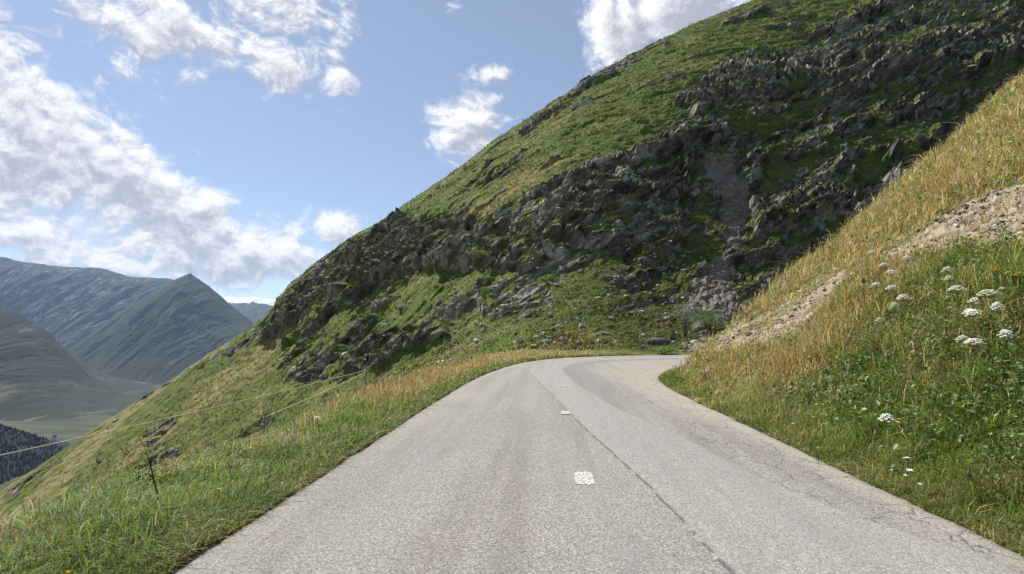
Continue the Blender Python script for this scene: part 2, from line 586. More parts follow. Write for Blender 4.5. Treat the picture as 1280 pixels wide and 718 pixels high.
GREENP = [[(600, 445), (604, 408), (650, 374), (690, 362), (735, 392), (830, 392), (860, 430), (760, 445)],
          [(940, 215), (1010, 180), (1100, 165), (1180, 150), (1150, 178), (1050, 200), (960, 232)],
          [(1020, 280), (1100, 240), (1200, 190), (1300, 150), (1300, 180), (1160, 250), (1060, 300)],
          [(880, 150), (940, 135), (1000, 150), (930, 165)], [(470, 395), (520, 350), (600, 335), (640, 345), (580, 372), (500, 410)],
          [(690, 330), (740, 340), (800, 372), (740, 385), (700, 360)]]
SCREEP = [(850, 395), (880, 340), (905, 290), (895, 235), (880, 195), (915, 200), (940, 250), (930, 310), (915, 350), (935, 395), (880, 420)]
BANKSC = [(1320, 205), (1230, 238), (1150, 283), (1085, 326), (1110, 334), (1160, 318), (1230, 304), (1320, 300)]
BANKSC2 = [(1085, 322), (1010, 352), (945, 388), (898, 420), (890, 446), (960, 440), (1010, 412), (1070, 356)]
n_big = fbm(X * .06 + 3, (Y + Zb) * .06, 4)
n_mid = fbm(X * .22 + 31, (Y + Zb) * .22 + 7, 4)
n_px = 17 * n_big + 20 * n_mid
far = spur & (Y > 30)
rock = np.zeros(X.shape)
m = sstep(-9, 9, sdpoly(PX, PY, ROCKP) + n_px)
for p in GREENP:
    m = m * (1 - .85 * sstep(-7, 7, sdpoly(PX, PY, p) + 1.0 * n_px))
m = np.maximum(m, sstep(-3, 4, sdpoly(PX, PY, LEDGE) + .35 * n_px) * .95)
for p in OUTC:
    m = np.maximum(m, .9 * sstep(-4, 4, sdpoly(PX, PY, p) + .4 * n_px))
top_streak = sstep(.10, .40, fbm(X * .05 - (Y + Zb) * .02, (Y + Zb) * .16 - X * .09, 4)) * sstep(420, 560, PX)
m = np.maximum(m, top_streak * .62)
led = fbm((X * .80 + (Zb + .35 * Y) * .60) * .045 + 4, (-X * .60 + (Zb + .35 * Y) * .80) * .15, 5, .6)
m = m * (1 - .85 * sstep(.02, .32, led + .16 * sstep(300, 360, PY) * sstep(430, 480, PX) * sstep(720, 640, PX) + .25 * n_mid + .10 * sstep(480, 420, PX)))
m = m * (.66 + .3 * sstep(-.2, .3, led))
rock = np.where(far, m, 0)
wall = np.zeros(X.shape)
for p in WALLS:
    wall = np.maximum(wall, sstep(-3, 5, sdpoly(PX, PY, p) + .45 * n_px))
wall = np.where(far, wall, 0)
rock = np.maximum(rock, wall * .97)
scree = np.where(far, sstep(-8, 10, sdpoly(PX, PY, SCREEP) + n_px), 0)
rock = rock * (1 - .6 * scree)

# ---- relief: tilted blocks along the strata, ledges, gullies, hummocks of turf
a_, b_ = .80, .60
ST = (X * a_ + (Zb + .35 * Y) * b_)
SN = (-X * b_ + (Zb + .35 * Y) * a_)
wx, wy = fbm(X * .12, (Y + Zb) * .12, 4) * 2.2, fbm(X * .12 + 50, (Y + Zb) * .12, 4) * 2.2
disp = np.zeros(X.shape)
sel = far
st, sn = (ST + wx)[sel], (SN + wy)[sel]
f1, e1 = facets(st / 8.5, sn / 3.4, 1.2)
f2, e2 = facets(st / 3.4 + 9, sn / 1.35 + 5, 1.3)
f3, e3 = facets(st / 1.5 + 3, sn / .6 + 15, 1.3)
f4, e4 = facets(st / .75 + 3, sn / .33 + 15, 1.2)
gul = fbm(X[sel] * .045 + 5, (Y + Zb)[sel] * .018, 3, ridged=True)
rk = rock[sel]
sz = np.clip((Y[sel] - 38) / 50, .25, 1)          # smaller blocks close to the road
def ledges(t_, lo=.16):
    """saw-tooth: a steep riser, then a tread that leans back"""
    f = t_ - np.floor(t_)
    return np.where(f < lo, f / lo, 1 - (f - lo) / (1 - lo))


amp_n = .35 + .9 * np.clip(.5 + fbm(X[sel] * .03 + 40, (Y + Zb)[sel] * .03, 3), 0, 1)
L1 = ledges(sn / 12.0 + .22 * f1 + .9 * fbm(st * .022, sn * .03 + 8, 4), .12)
L2 = ledges(sn / 4.0 + .30 * f2 + .15 * f1 + .7 * fbm(st * .07, sn * .09, 4), .15)
L3 = ledges(sn / 1.5 + .35 * f3 + .12 * f2 + .6 * fbm(st * .2, sn * .25, 3), .2)
rk1 = np.clip(rk * 1.3, 0, 1)
wl = wall[sel]
d = rk1 * ((3.2 * L1 * amp_n * (1 - .75 * wl) + 1.2 * L2 * (1 - .5 * wl)) * sz + .28 * L3) - 2.0 * rk1 * sz
rf = fbm(st * .13 + 2, sn * .36, 7, .56, ridged=True)
rf2 = fbm(st * .45 + 22, sn * 1.1, 5, .58, ridged=True)
slab = .30 + .95 * sstep(-.12, .28, fbm(st * .045 + 31, sn * .10, 4))
d += rk * slab * ((.22 * f1 + .16 * f2) * sz * (1 + .5 * wl) + .10 * f3 + .06 * f4 + (.85 + .1 * wl) * rf * sz + (.26 + .1 * wl) * rf2)
d += .9 * rk * (1.25 - slab) * sz * f1 * 1.6
d += wl * sz * (2.9 + 2.2 * fbm(st * .06 + 7, sn * .02, 3))
cleft = fbm(st * .30 + 3 * f1, sn * .07, 4, .6, ridged=True)
d -= rk * (1.3 * sstep(.35, .8, gul) * sz + .60 * sstep(.25, .75, cleft) * sz * (1 + 1.2 * wl))
# joints: the cracks between blocks are open
d -= rk * (.16 * (1 - sstep(0, .06, e1)) * sz + .10 * (1 - sstep(0, .08, e2)) * sz)
hum = fbm(X[sel] * .30, (Y + Zb)[sel] * .30, 4)
hum2 = fbm(X[sel] * 1.1, (Y + Zb)[sel] * 1.1, 4)
terr = fbm((SN[sel] * .9), st * .12, 3, ridged=True)
d += (1 - rk) * (.55 * hum * sz + .22 * hum2 + .15 * terr * sz)
d += scree[sel] * (.25 * f3 + .25 * f4)
edge = np.minimum(sstep(0, 5, DO[sel]), sstep(36, 44, Y[sel]) + sstep(-.1, -.3, X[sel] / Y[sel]))
d *= edge * (1 - .65 * sstep(.86, .99, S[sel])) * (1 - .72 * rk * sstep(345, 315, PX[sel]))
disp[sel] = d
bn = np.cross(np.gradient(np.stack([X, Y, Zb], -1), axis=1), np.gradient(np.stack([X, Y, Zb], -1), axis=0))
bn /= np.linalg.norm(bn, axis=-1, keepdims=True) + 1e-9
gx = X + disp * bn[..., 0]; gy = Y + disp * bn[..., 1]; gz = Zb + disp * bn[..., 2]
# normals after displacement: flat tops of blocks carry turf
P = np.stack([gx, gy, gz], -1)
du = np.gradient(P, axis=1); dv = np.gradient(P, axis=0)
nrm = np.cross(du, dv); nrm /= np.linalg.norm(nrm, axis=-1, keepdims=True) + 1e-9
k = np.array([1, 2, 3, 2, 1.]); k /= k.sum()
nz = nrm[..., 2]
nzs = sum(k[i] * np.roll(nz, i - 2, 0) for i in range(5))
nzs = sum(k[i] * np.roll(nzs, i - 2, 1) for i in range(5))
def box(a, r, step=1):
    for ax in (0, 1):
        a = sum(np.roll(a, i * step, ax) for i in range(-r, r + 1)) / (2 * r + 1)
    return a


rel = nzs - box(nzs, 7, 2)
0 and print('rel', np.percentile(rel[rock > .4], [5, 25, 50, 75, 95]), 'nz', np.percentile(nzs[rock > .4], [5, 25, 50, 75, 95]))
turf = np.maximum(sstep(.70, .88, nzs + .12 * n_mid), sstep(-.13, .05, rel + .30 * n_mid + .30 * led - .02 - .09 * wall + .05 * sstep(320, 380, PY)))
0 and print('turf', turf[rock > .4].mean(), rock[rock>.4].mean())
rock_f = np.clip(np.minimum(rock * 1.35, 1) * (1 - .93 * turf), 0, 1)

# dryness: 0 fresh green .. 1 straw; other tints, and shade painted on the cliff
dry = .35 + .5 * n_mid + .5 * fbm(X * .04 + 70, (Y + Zb) * .04, 3)
ridge_dry = fbm(SN * .10 + 3, ST * .015, 4)
dry = dry + .9 * sstep(.05, .45, ridge_dry) * sstep(420, 330, PX)
dry = dry + .55 * sstep(.15, .45, fbm(ST * .05 + 60, SN * .16, 5))
dry = np.clip(dry, 0, 1)
soil = np.zeros(X.shape)
soil[near] = np.maximum(sstep(.22, .02, np.minimum(dO, dI)), ROAD)
bs = np.maximum(sstep(-6, 8, sdpoly(PX, PY, BANKSC) + 10 * n_mid), .62 * sstep(-10, 12, sdpoly(PX, PY, BANKSC2) + 16 * n_mid))
bs = bs * (.50 + .55 * sstep(-.35, .10, fbm(X * .75 + 12, (Y + Zb) * .75, 4)))
bs = np.where(INF & ~spur, bs, 0)
scree = np.maximum(scree, bs)
sel2 = bs > .02
if sel2.any():
    q1, _ = facets(X[sel2] / .45, (Y[sel2] + Zb[sel2]) / .22, 1)
    q2, _ = facets(X[sel2] / .2, (Y[sel2] + Zb[sel2]) / .1, 1)
    gz[sel2] += bs[sel2] * (.16 * q1 + .08 * q2 - .05)
red = np.where(far, sstep(.15, .5, fbm(X * .13 + 9, (Y + Zb) * .13, 3)) * sstep(70, 48, Y), 0)
dark = np.where(far, sstep(700, 860, PX + .35 * (PY - 250)) * sstep(120, 190, PY + .35 * (PX - 850) + 20 * n_big), 0)  # cloud shade over the right of the cliff, painted in as darker colour

mt, t, b = material('alpine_slope', .95, .12)
oc = t.coord()
A = lambda n_: t.attr(n_)
nA = t.noise(oc, .35, 5); nB = t.noise(oc, 2.3, 6, .65); nC = t.noise(oc, 9.0, 5, .65)
green = t.mix(t.step(nB, .3, .7), (.060, .088, .015), (.135, .172, .036))
straw = t.mix(t.step(nB, .3, .7), (.18, .16, .052), (.30, .26, .11))
fd = t.m('ADD', A('dry'), t.m('MULTIPLY', t.m('SUBTRACT', nC, .5), .7))
turfc = t.mix(t.step(fd, .25, 1.05), green, straw)
turfc = t.mix(t.m('MULTIPLY', t.step(t.m('ADD', nA, t.m('MULTIPLY', t.m('SUBTRACT', nB, .5), .5)), .53, .66), .75), turfc, t.mix(nB, (.035, .045, .014), (.085, .078, .036)))
vst = t.voro(t.vm('MULTIPLY', oc, (1, 1, 1.6)), .55, 'F1', 'Color')
sx = t.sep(oc)
stv = t.m('ADD', t.m('ADD', t.m('MULTIPLY', sx[0], .8), t.m('MULTIPLY', sx[2], .6)), t.m('MULTIPLY', sx[1], .21))
snv = t.m('ADD', t.m('ADD', t.m('MULTIPLY', sx[0], -.6), t.m('MULTIPLY', sx[2], .8)), t.m('MULTIPLY', sx[1], .28))
strk = t.noise(t.comb(t.m('MULTIPLY', stv, .42), t.m('MULTIPLY', snv, 1.7), t.m('MULTIPLY', sx[1], .3)), 1.0, 9, .74, .4)
frac = t.voro(t.comb(t.m('MULTIPLY', stv, .55), t.m('MULTIPLY', snv, 1.25), t.m('MULTIPLY', sx[1], .4)), 1.0, 'F1', 'Color')
sval = t.m('ADD', t.m('ADD', t.m('MULTIPLY', t.m('SUBTRACT', nB, .5), .7), t.m('MULTIPLY', t.m('SUBTRACT', strk, .5), 1.6)), t.m('MULTIPLY', t.m('SUBTRACT', t.sep(frac)[0], .5), .42))
bigv = t.m('MULTIPLY', t.m('SUBTRACT', t.noise(oc, .11, 4, .6), .5), 1.1)
stone = t.ramp(t.m('ADD', t.m('ADD', .52, bigv), sval),
               [(.16, (.030, .026, .021)), (.40, (.105, .093, .075)), (.60, (.205, .185, .152)), (.86, (.47, .44, .385))])
lich = t.mix(t.m('MULTIPLY', t.step(nA, .45, .62), .5), stone, (.11, .105, .05))
lich = t.mix(t.m('MULTIPLY', A('red'), .55), lich, t.mix(nB, (.12, .06, .04), (.30, .20, .13)))
lich = t.mix(t.m('MULTIPLY', A('dark'), .5), lich, t.mix(t.step(t.m('ADD', .5, sval), .25, .85), (.020, .019, .017), (.165, .158, .148)))  # painted shade on the rock
turfc = t.mix(t.m('MULTIPLY', A('dark'), .5), turfc, t.mix(t.step(nB, .3, .7), (.016, .022, .008), (.055, .062, .022)))  # the same painted shade on the turf
fr = t.m('ADD', A('rock'), t.m('MULTIPLY', t.m('SUBTRACT', nC, .5), .55))
fr = t.step(fr, .35, .55)
c = t.mix(fr, turfc, lich)
scr = t.voro(oc, 5.5, 'F1', 'Color')
screec = t.mix(t.sep(scr)[1], (.20, .155, .108), (.44, .37, .275))
screec = t.mix(t.m('MULTIPLY', A('dark'), .7), screec, t.mix(t.sep(scr)[1], (.06, .058, .056), (.17, .165, .16)))  # and on the scree, shade painted into its colour
c = t.mix(t.step(t.m('ADD', A('scree'), t.m('MULTIPLY', t.m('SUBTRACT', nC, .5), .9)), .35, .6), c, screec)
c = t.mix(A('soil'), c, t.mix(nC, (.05, .044, .034), (.17, .155, .128)))
t._in(b.inputs['Base Color'], c)
hgt = t.m('ADD', t.m('ADD', t.m('MULTIPLY', nB, .5), t.m('MULTIPLY', nC, .35)), t.m('MULTIPLY', t.m('MULTIPLY', strk, A('rock')), 1.6))
t._in(b.inputs['Normal'], t.bump(hgt, .8, .35))
F4 = grid_faces(NR, NC)
frock = (rock.ravel()[F4].mean(1) > .3)
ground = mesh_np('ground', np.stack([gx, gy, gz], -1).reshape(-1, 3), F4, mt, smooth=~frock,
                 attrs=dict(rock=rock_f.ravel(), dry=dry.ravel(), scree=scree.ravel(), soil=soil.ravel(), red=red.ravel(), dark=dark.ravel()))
tag(ground, kind='structure')
print('terrain', round(time.time() - T0, 1))

# ================================================================== road
def resample(P, n):
    d = np.concatenate([[0], np.cumsum(np.linalg.norm(np.diff(P, axis=0), axis=1))])
    t_ = np.linspace(0, d[-1], n)
    return np.stack([np.interp(t_, d, P[:, 0]), np.interp(t_, d, P[:, 1])], 1)


# match the two edges by hand-picked stations so that the strip does not shear in the bend
def station(P, keys):
    """resample polyline P between given key indices"""
    return np.concatenate([resample(P[a:b_ + 1], n)[:-1] for (a, b_), n in keys] + [P[-1:]])


no, ni = len(OUTER), len(INNER)
ko = [0, 10, 20, 25, 35, 50, no - 1]; ki = [0, 10, 20, 25, 35, 45, ni - 1]
cnt = [30, 160, 90, 60, 160, 160]
EO = station(OUTER, [((ko[i], ko[i + 1]), cnt[i]) for i in range(6)])
EI = station(INNER, [((ki[i], ki[i + 1]), cnt[i]) for i in range(6)])
nj = 90
lat = np.linspace(0, 1, nj)
rag = lambda P, s: .055 * fbm(P[:, 1] * 1.6 + s, P[:, 0] * 1.6, 4) + .03 * fbm(P[:, 1] * 7 + s, P[:, 0] * 7, 2)
dirn = EI - EO; dirn /= np.linalg.norm(dirn, axis=1, keepdims=True)
EOr = EO + dirn * rag(EO, 3)[:, None]; EIr = EI + dirn * rag(EI, 40)[:, None]
RX = EOr[:, 0][:, None] * (1 - lat) + EIr[:, 0][:, None] * lat
RY = EOr[:, 1][:, None] * (1 - lat) + EIr[:, 1][:, None] * lat
RZ = .012 * fbm(RX * .7, RY * .7, 3) + .012 - .04 * (sstep(.02, 0, lat) + sstep(.98, 1, lat))[None]


LINE1 = smooth_line([(1.35, -6), (1.18, 2), (1.10, 3.5), (.92, 5.7), (.60, 8.1), (.06, 13), (-.55, 18.5), (-.92, 22.5), (-.75, 26.5), (.6, 30.2), (4.5, 33.6), (12, 35.8), (34, 39.6), (60, 43.5)], 5)
LINE2 = smooth_line([(4.4, -6), (3.35, 2), (3.0, 3.6), (2.25, 5.5), (1.88, 8.1), (1.22, 11.8), (.62, 18.5), (.55, 23), (1.2, 27), (2.9, 29.8), (6.5, 32), (14, 34), (34, 37.8), (60, 41.6)], 5)
l1 = polydist(RX, RY, LINE1); l2 = polydist(RX, RY, LINE2)
mid_poly = [tuple(p) for p in LINE1] + [tuple(p) for p in LINE2[::-1]]
inmid = inside(RX, RY, mid_poly)
left_poly = [tuple(p) for p in OUTER] + [tuple(p) for p in LINE1[::-1]]
inleft = inside(RX, RY, left_poly) & ~inmid
inright = ~inmid & ~inleft
dOr = polydist(RX, RY, OUTER); dIr = polydist(RX, RY, INNER)
nr1 = fbm(RX * .5, RY * .25, 4)
edgew = .7 * np.exp(-(dIr / .35) ** 2) + .7 * np.exp(-(dOr / .25) ** 2)
worn = edgew + np.where(inright, sstep(.5, 1.7, l2 + .5 * nr1) * (.6 + .4 * sstep(1.9, .5, dIr)), 0) + np.where(inleft, .55 * sstep(1.0, .1, dOr + .4 * nr1) * sstep(6, 14, RY), 0)
darkp = np.where(inright, sstep(1.6, .3, l2 + .4 * nr1) * sstep(9, 14, RY), 0) + np.where(inleft, .35 * sstep(-.2, .4, nr1), 0)
track = np.exp(-((dOr - 1.05) / .3) ** 2) + np.exp(-((l1 - .55) / .3) ** 2) * inleft
crk = np.where(inright, sstep(2.4, .6, dIr), .12 * sstep(.9, .2, dOr))

mr, t, b = material('chip_seal_asphalt', .9, .25)
oc = t.coord()
v1 = t.voro(oc, 95, 'F1', 'Color'); v2 = t.voro(oc, 190, 'F1', 'Color')
g1 = t.sep(v1)[0]; g2 = t.sep(v2)[1]
grain = t.m('ADD', t.m('MULTIPLY', g1, .62), t.m('MULTIPLY', g2, .38))
nl = t.noise(oc, .7, 5); nm = t.noise(oc, 5, 5)
basec = t.ramp(grain, [(.08, (.085, .077, .066)), (.36, (.20, .184, .162)), (.62, (.30, .278, .248)), (.90, (.55, .52, .475))])
basec = t.mix(t.m('MULTIPLY', t.step(nl, .4, .7), .45), basec, t.mix(grain, (.125, .115, .10), (.34, .32, .288)))
lw = t.noise(t.vm('MULTIPLY', oc, (2.6, .10, 1)), 1.0, 5, .6)
basec = t.mix(t.m('MULTIPLY', t.step(lw, .42, .66), .60), basec, t.mix(grain, (.095, .085, .073), (.27, .248, .215)))
basec = t.mix(t.m('MULTIPLY', A('track'), t.m('MULTIPLY', t.step(nm, .25, .65), .55)), basec, t.mix(grain, (.15, .142, .132), (.42, .40, .375)))
spot = t.step(t.noise(oc, 1.9, 3, .5), .68, .74)
basec = t.mix(t.m('MULTIPLY', spot, .35), basec, (.085, .078, .07))
basec = t.mix(t.m('MULTIPLY', A('worn'), .75), basec, t.mix(grain, (.22, .20, .165), (.45, .415, .36)))
basec = t.mix(t.m('MULTIPLY', A('darkp'), .6), basec, t.mix(grain, (.11, .104, .103), (.27, .26, .255)))
basec = t.mix(t.m('MULTIPLY', A('mid'), .45), basec, t.mix(grain, (.20, .19, .18), (.43, .415, .397)))
st_ = t.step(nm, .60, .75)
basec = t.mix(t.m('MULTIPLY', st_, .22), basec, (.07, .064, .056))
# crazing along the broken right edge: thin open cracks
wv = t.vm('ADD', t.vm('MULTIPLY', oc, (1.5, .62, 1)), t.vm('SCALE', t.noise(oc, 2.2, 4, col=True), None, scale=.7))
ce = t.voro(wv, 1.5, 'DISTANCE_TO_EDGE')
cr = t.m('MULTIPLY', t.step(ce, .018, .004), t.step(t.m('ADD', A('crk'), t.m('MULTIPLY', t.m('SUBTRACT', nl, .5), 1.6)), .45, .75))
basec = t.mix(t.m('MULTIPLY', cr, .55), basec, (.03, .027, .024))
sm = t.m('MULTIPLY', t.step(A('seam'), .050, .012), t.step(nm, .38, .5))
basec = t.mix(t.m('MULTIPLY', sm, .75), basec, (.05, .047, .043))
t._in(b.inputs['Base Color'], basec)
t._in(b.inputs['Normal'], t.bump(t.m('SUBTRACT', grain, t.m('MULTIPLY', cr, 1.5)), .55, .006))
road = mesh_np('road', np.stack([RX, RY, RZ], -1).reshape(-1, 3), grid_faces(*RX.shape), mr, smooth=True,
               attrs=dict(worn=np.clip(worn, 0, 1).ravel(), darkp=np.clip(darkp, 0, 1).ravel(), crk=crk.ravel(), track=track.ravel(),
                          mid=np.zeros(RX.size), seam=np.full(RX.size, 9.0)))
tag(road, kind='structure')

# resurfaced strip between the two old seams, 6 mm proud of the road
E1 = resample(LINE1, 700); E2 = resample(LINE2, 700)
tt = np.linspace(0, 1, 700)
# keep pairs square: walk LINE1 and take nearest stations of LINE2
kk = np.array([np.argmin(((E2 - p) ** 2).sum(1)) for p in E1]); kk = np.maximum.accumulate(kk)
ks = np.convolve(np.pad(kk, 20, 'edge'), np.ones(41) / 41, 'same')[20:-20]
E2m = np.stack([np.interp(ks, np.arange(700), E2[:, 0]), np.interp(ks, np.arange(700), E2[:, 1])], 1)
nrm2 = E2m - E1; nrm2 /= np.linalg.norm(nrm2, axis=1, keepdims=True)
r1 = .020 * fbm(E1[:, 1] * 2.2, E1[:, 0] * 2, 3) + .01 * fbm(E1[:, 1] * 9, E1[:, 0] * 9, 2)
r2 = .035 * fbm(E2m[:, 1] * 1.8 + 9, E2m[:, 0] * 2, 3)
E1r, E2r = E1 + nrm2 * r1[:, None], E2m + nrm2 * r2[:, None]
keep = E1r[:, 0] < 57
E1r, E2r = E1r[keep], E2r[keep]
lt = np.array([0, .004, .012, .03, .06, .12, .25, .4, .55, .7, .8, .88, .94, .97, .988, 1.0])
MX = E1r[:, 0][:, None] * (1 - lt) + E2r[:, 0][:, None] * lt
MY = E1r[:, 1][:, None] * (1 - lt) + E2r[:, 1][:, None] * lt
inr = np.array([inside(MX[:, k], MY[:, k], ROADPOLY) for k in range(len(lt))]).T
dmin = np.minimum(polydist(MX, MY, OUTER), polydist(MX, MY, INNER))
MZ = .012 * fbm(MX * .7, MY * .7, 3) + .019 - .010 * ((lt == 0) | (lt == 1))[None]
MZ = np.where(inr & (dmin > .3), MZ, -.16)
strip = mesh_np('resurfaced_strip', np.stack([MX, MY, MZ], -1).reshape(-1, 3), grid_faces(*MX.shape), mr, parent=road, smooth=True,
                attrs=dict(worn=np.zeros(MX.size), darkp=np.zeros(MX.size), crk=np.full(MX.size, -1.0), track=np.zeros(MX.size), mid=np.ones(MX.size),
                           seam=np.broadcast_to(np.minimum(lt, 1.0), MX.shape).ravel() * 1.6))

# worn white paint marks along the middle
mp, t, b = material('worn_white_paint', .7, .3)
oc = t.coord()
pn_ = t.noise(oc, 38, 6, .7)
gv = t.sep(t.voro(oc, 75, 'F1', 'Color'))[0]
t._in(b.inputs['Base Color'], t.mix(t.step(t.m('ADD', pn_, t.m('MULTIPLY', gv, .22)), t.m('ADD', .53, t.m('MULTIPLY', t.sep(oc)[1], .004)), t.m('ADD', .63, t.m('MULTIPLY', t.sep(oc)[1], .004))), t.mix(gv, (.17, .16, .145), (.40, .38, .355)), t.mix(gv, (.42, .41, .39), (.62, .61, .59))))
for px, py, wd, ln, fade in [(730, 596.5, .185, .48, 0), (707, 515.5, .165, .42, 0), (703, 482.5, .16, .34, 1)]:
    c0 = on_plane(px, py, 0.024)
    n = 90
    th = np.linspace(0, 2 * np.pi, n, endpoint=False)
    sq = np.maximum(np.abs(np.cos(th)), np.abs(np.sin(th)))
    rr = 1 / sq ** .8 * (1 + .17 * fbm(np.cos(th) * 2.4 + px, np.sin(th) * 2.4, 4)) * .52
    vx = c0[0] + np.cos(th) * rr * wd * (1 - .06 * fade); vy = c0[1] + np.sin(th) * rr * ln
    base = .012 * fbm(vx * .7, vy * .7, 3) + (.0165 if px > 715 else .0235)
    V = np.stack([vx, vy, base], 1)
    V = np.concatenate([V, [[c0[0], c0[1], float(base.mean())]]])
    fc = np.array([[i, (i + 1) % n, n] for i in range(n)])
    mesh_np('painted_mark', V, fc, mp, parent=road)

# ================================================================== valley and far mountains
VF = -570.0
mv, t, b = material('valley_meadow', .95, .1)
oc = t.coord()
n1 = t.noise(t.vm('MULTIPLY', oc, (.0004, .0021, 0)), 6, 4); n2 = t.noise(oc, .02, 5)
t._in(b.inputs['Base Color'], t.mix(t.step(n1, .35, .62), t.mix(n2, (.022, .032, .016), (.045, .055, .027)), t.mix(n2, (.055, .062, .030), (.10, .095, .05))))
V = np.array([[x, y, VF] for x, y in [(-24500, -11500), (24500, -11500), (24500, 22000), (-24500, 22000)]])
tag(mesh_np('valley_floor', V, np.array([[0, 1, 2, 3]]), mv), kind='structure')

mm, t, b = material('mountain_rock', .95, .08)
oc = t.coord()
och = t.vm('MULTIPLY', oc, (1, .40, .55)); n1 = t.noise(och, .0035, 8, .68); n2 = t.noise(och, .011, 9, .76)
zc = t.sep(oc)[2]
nzf = t.sep(t.geo('Normal'))[2]
grs = t.mix(n2, (.014, .022, .011), (.046, .058, .025))
rck = t.ramp(n2, [(.34, (.014, .018, .019)), (.52, (.045, .050, .046)), (.66, (.28, .278, .27))])
fg = t.step(t.m('SUBTRACT', t.m('ADD', n1, t.m('MULTIPLY', A('low'), .30)), A('bare')), .40, .60)
c = t.mix(fg, rck, grs)
strw = t.step(t.m('MULTIPLY', t.step(t.noise(t.vm('MULTIPLY', oc, (1, .2, .3)), .006, 7, .66), .44, .62), A('low')), .30, .75)
c = t.mix(t.m('MULTIPLY', strw, .8), c, (.15, .148, .08))
c = t.mix(t.step(t.m('ADD', A('snow'), t.m('MULTIPLY', t.m('SUBTRACT', n2, .5), 1.2)), .5, .6), c, (.85, .87, .9))
t._in(b.inputs['Base Color'], c)
t._in(b.inputs['Normal'], t.bump(n2, .6, 30))


def mountain(sil, zr, zb, seed, bare=.06, base=VF, rough=.15, nc=420, nr=220, back=.35, snow=0, low=1.0, power=1.15):
    """a range with this skyline, at this distance: a height field from its foot to behind its crest"""
    u = np.array([ray(p, q)[0] for p, q in sil]); v = np.array([ray(p, q)[2] for p, q in sil])
    uu = np.linspace(u[0], u[-1], nc)
    vv = np.interp(uu, u, v)
    s = np.concatenate([np.linspace(0, 1, nr), 1 + np.linspace(.02, 1, nr // 4)])
    Yg = np.where(s[:, None] <= 1, zb + (zr - zb) * s[:, None], zr + (zr * back) * (s[:, None] - 1)) * np.ones(nc)
    Xg = uu[None] * zr * (.35 + .65 * (Yg / zr))
    zc_ = 1.5 + vv * zr
    hh = np.maximum(zc_ - base, 20)[None]
    sc = np.clip(s, 0, 1)[:, None]
    prof = sc ** power * .82 + .18 * sc
    prof = np.where(s[:, None] > 1, 1 - .9 * (s[:, None] - 1), prof)
    L = max(500.0, (zc_.max() - base) * .9)
    warp = fbm(Xg / L * 1.2 + seed, Yg / L * 1.2, 4) * .45
    rg = fbm(Xg / L * 1.3 + warp * .7 + seed, Yg / L * .30 + warp * .7, 7, .55, ridged=True)
    fine = fbm(Xg / L * 7 + seed + warp, Yg / L * 1.5, 5, .6, ridged=True)
    env = np.clip(sc * (1.03 - sc) * 3.2, 0, 1)
    env = np.where(s[:, None] > 1, 0, env)
    gully = fbm(Xg / L * 2.6 + .5 * warp + seed * 3, Yg / L * .12 + .3 * warp, 6, .55, ridged=True)
    Z = base - 5 + hh * prof + hh * rough * ((rg - .15) * 1.1 * env + (gully - .15) * .8 * env + (fine - .2) * .18 * (.15 + env))
    lowa = low * np.clip(1.1 - (Z - base) / np.maximum(hh * .55, 1), 0, 1) * np.clip(.55 + 1.5 * fbm(Xg / 420 + seed, Yg / 900 + .4 * warp, 5), 0, 1.3)
    sn_ = np.clip(snow * sstep(.80, .93, prof + 0 * Z), 0, 1) if snow else np.zeros(Z.shape)
    o = mesh_np('mountain', np.stack([Xg, Yg, Z], -1).reshape(-1, 3), grid_faces(*Z.shape), mm, smooth=False,
                attrs=dict(low=lowa.ravel(), snow=sn_.ravel(), bare=np.full(Z.size, bare)))
    return tag(o, kind='structure')


mountain([(-420, 314), (-200, 320), (-90, 326), (0, 322), (30, 328), (70, 334), (130, 337), (165, 347), (200, 349), (216, 350), (245, 380), (330, 440)], 10500, 7600, 3, bare=.34, low=.4)
mountain([(40, 490), (90, 437), (120, 412), (150, 391), (195, 363), (220, 350), (238, 342), (262, 359), (290, 383), (315, 402), (345, 428), (400, 475)], 8200, 5900, 21, bare=-.10, rough=.12, low=.4)
mountain([(-460, 220), (-300, 260), (-150, 305), (-60, 345), (0, 381), (30, 395), (60, 415), (90, 446), (112, 470), (150, 492), (190, 506), (240, 515)], 4700, 3400, 47, bare=-.06, rough=.16, low=1.2)
mountain([(180, 398), (262, 378), (284, 371), (300, 373), (318, 371), (335, 374), (365, 378), (460, 372), (640, 380), (900, 390)], 15500, 12500, 80, rough=.06, snow=1.0, low=.2)
print('mountains', round(time.time() - T0, 1))

# the air between
hz = bpy.data.materials.new('clear_mountain_air'); hz.use_nodes = True
ht = hz.node_tree; ht.nodes.remove(ht.nodes['Principled BSDF'])
pv = ht.nodes.new('ShaderNodeVolumePrincipled')
pv.inputs['Color'].default_value = (.48, .66, 1.0, 1); pv.inputs['Density'].default_value = 1.8e-5
pv.inputs['Anisotropy'].default_value = 0.2
ht.links.new(pv.outputs[0], ht.nodes['Material Output'].inputs['Volume'])
x0, x1, y0, y1, z0, z1 = -25000, 25000, -12000, 22500, VF - 1, 1850
V = np.array([[x, y, z] for z in (z0, z1) for x, y in ((x0, y0), (x1, y0), (x1, y1), (x0, y1))])
hzo = mesh_np('haze', V, np.array([[3, 2, 1, 0], [4, 5, 6, 7], [0, 1, 5, 4], [1, 2, 6, 5], [2, 3, 7, 6], [3, 0, 4, 7]]), hz)
tag(hzo, kind='stuff')
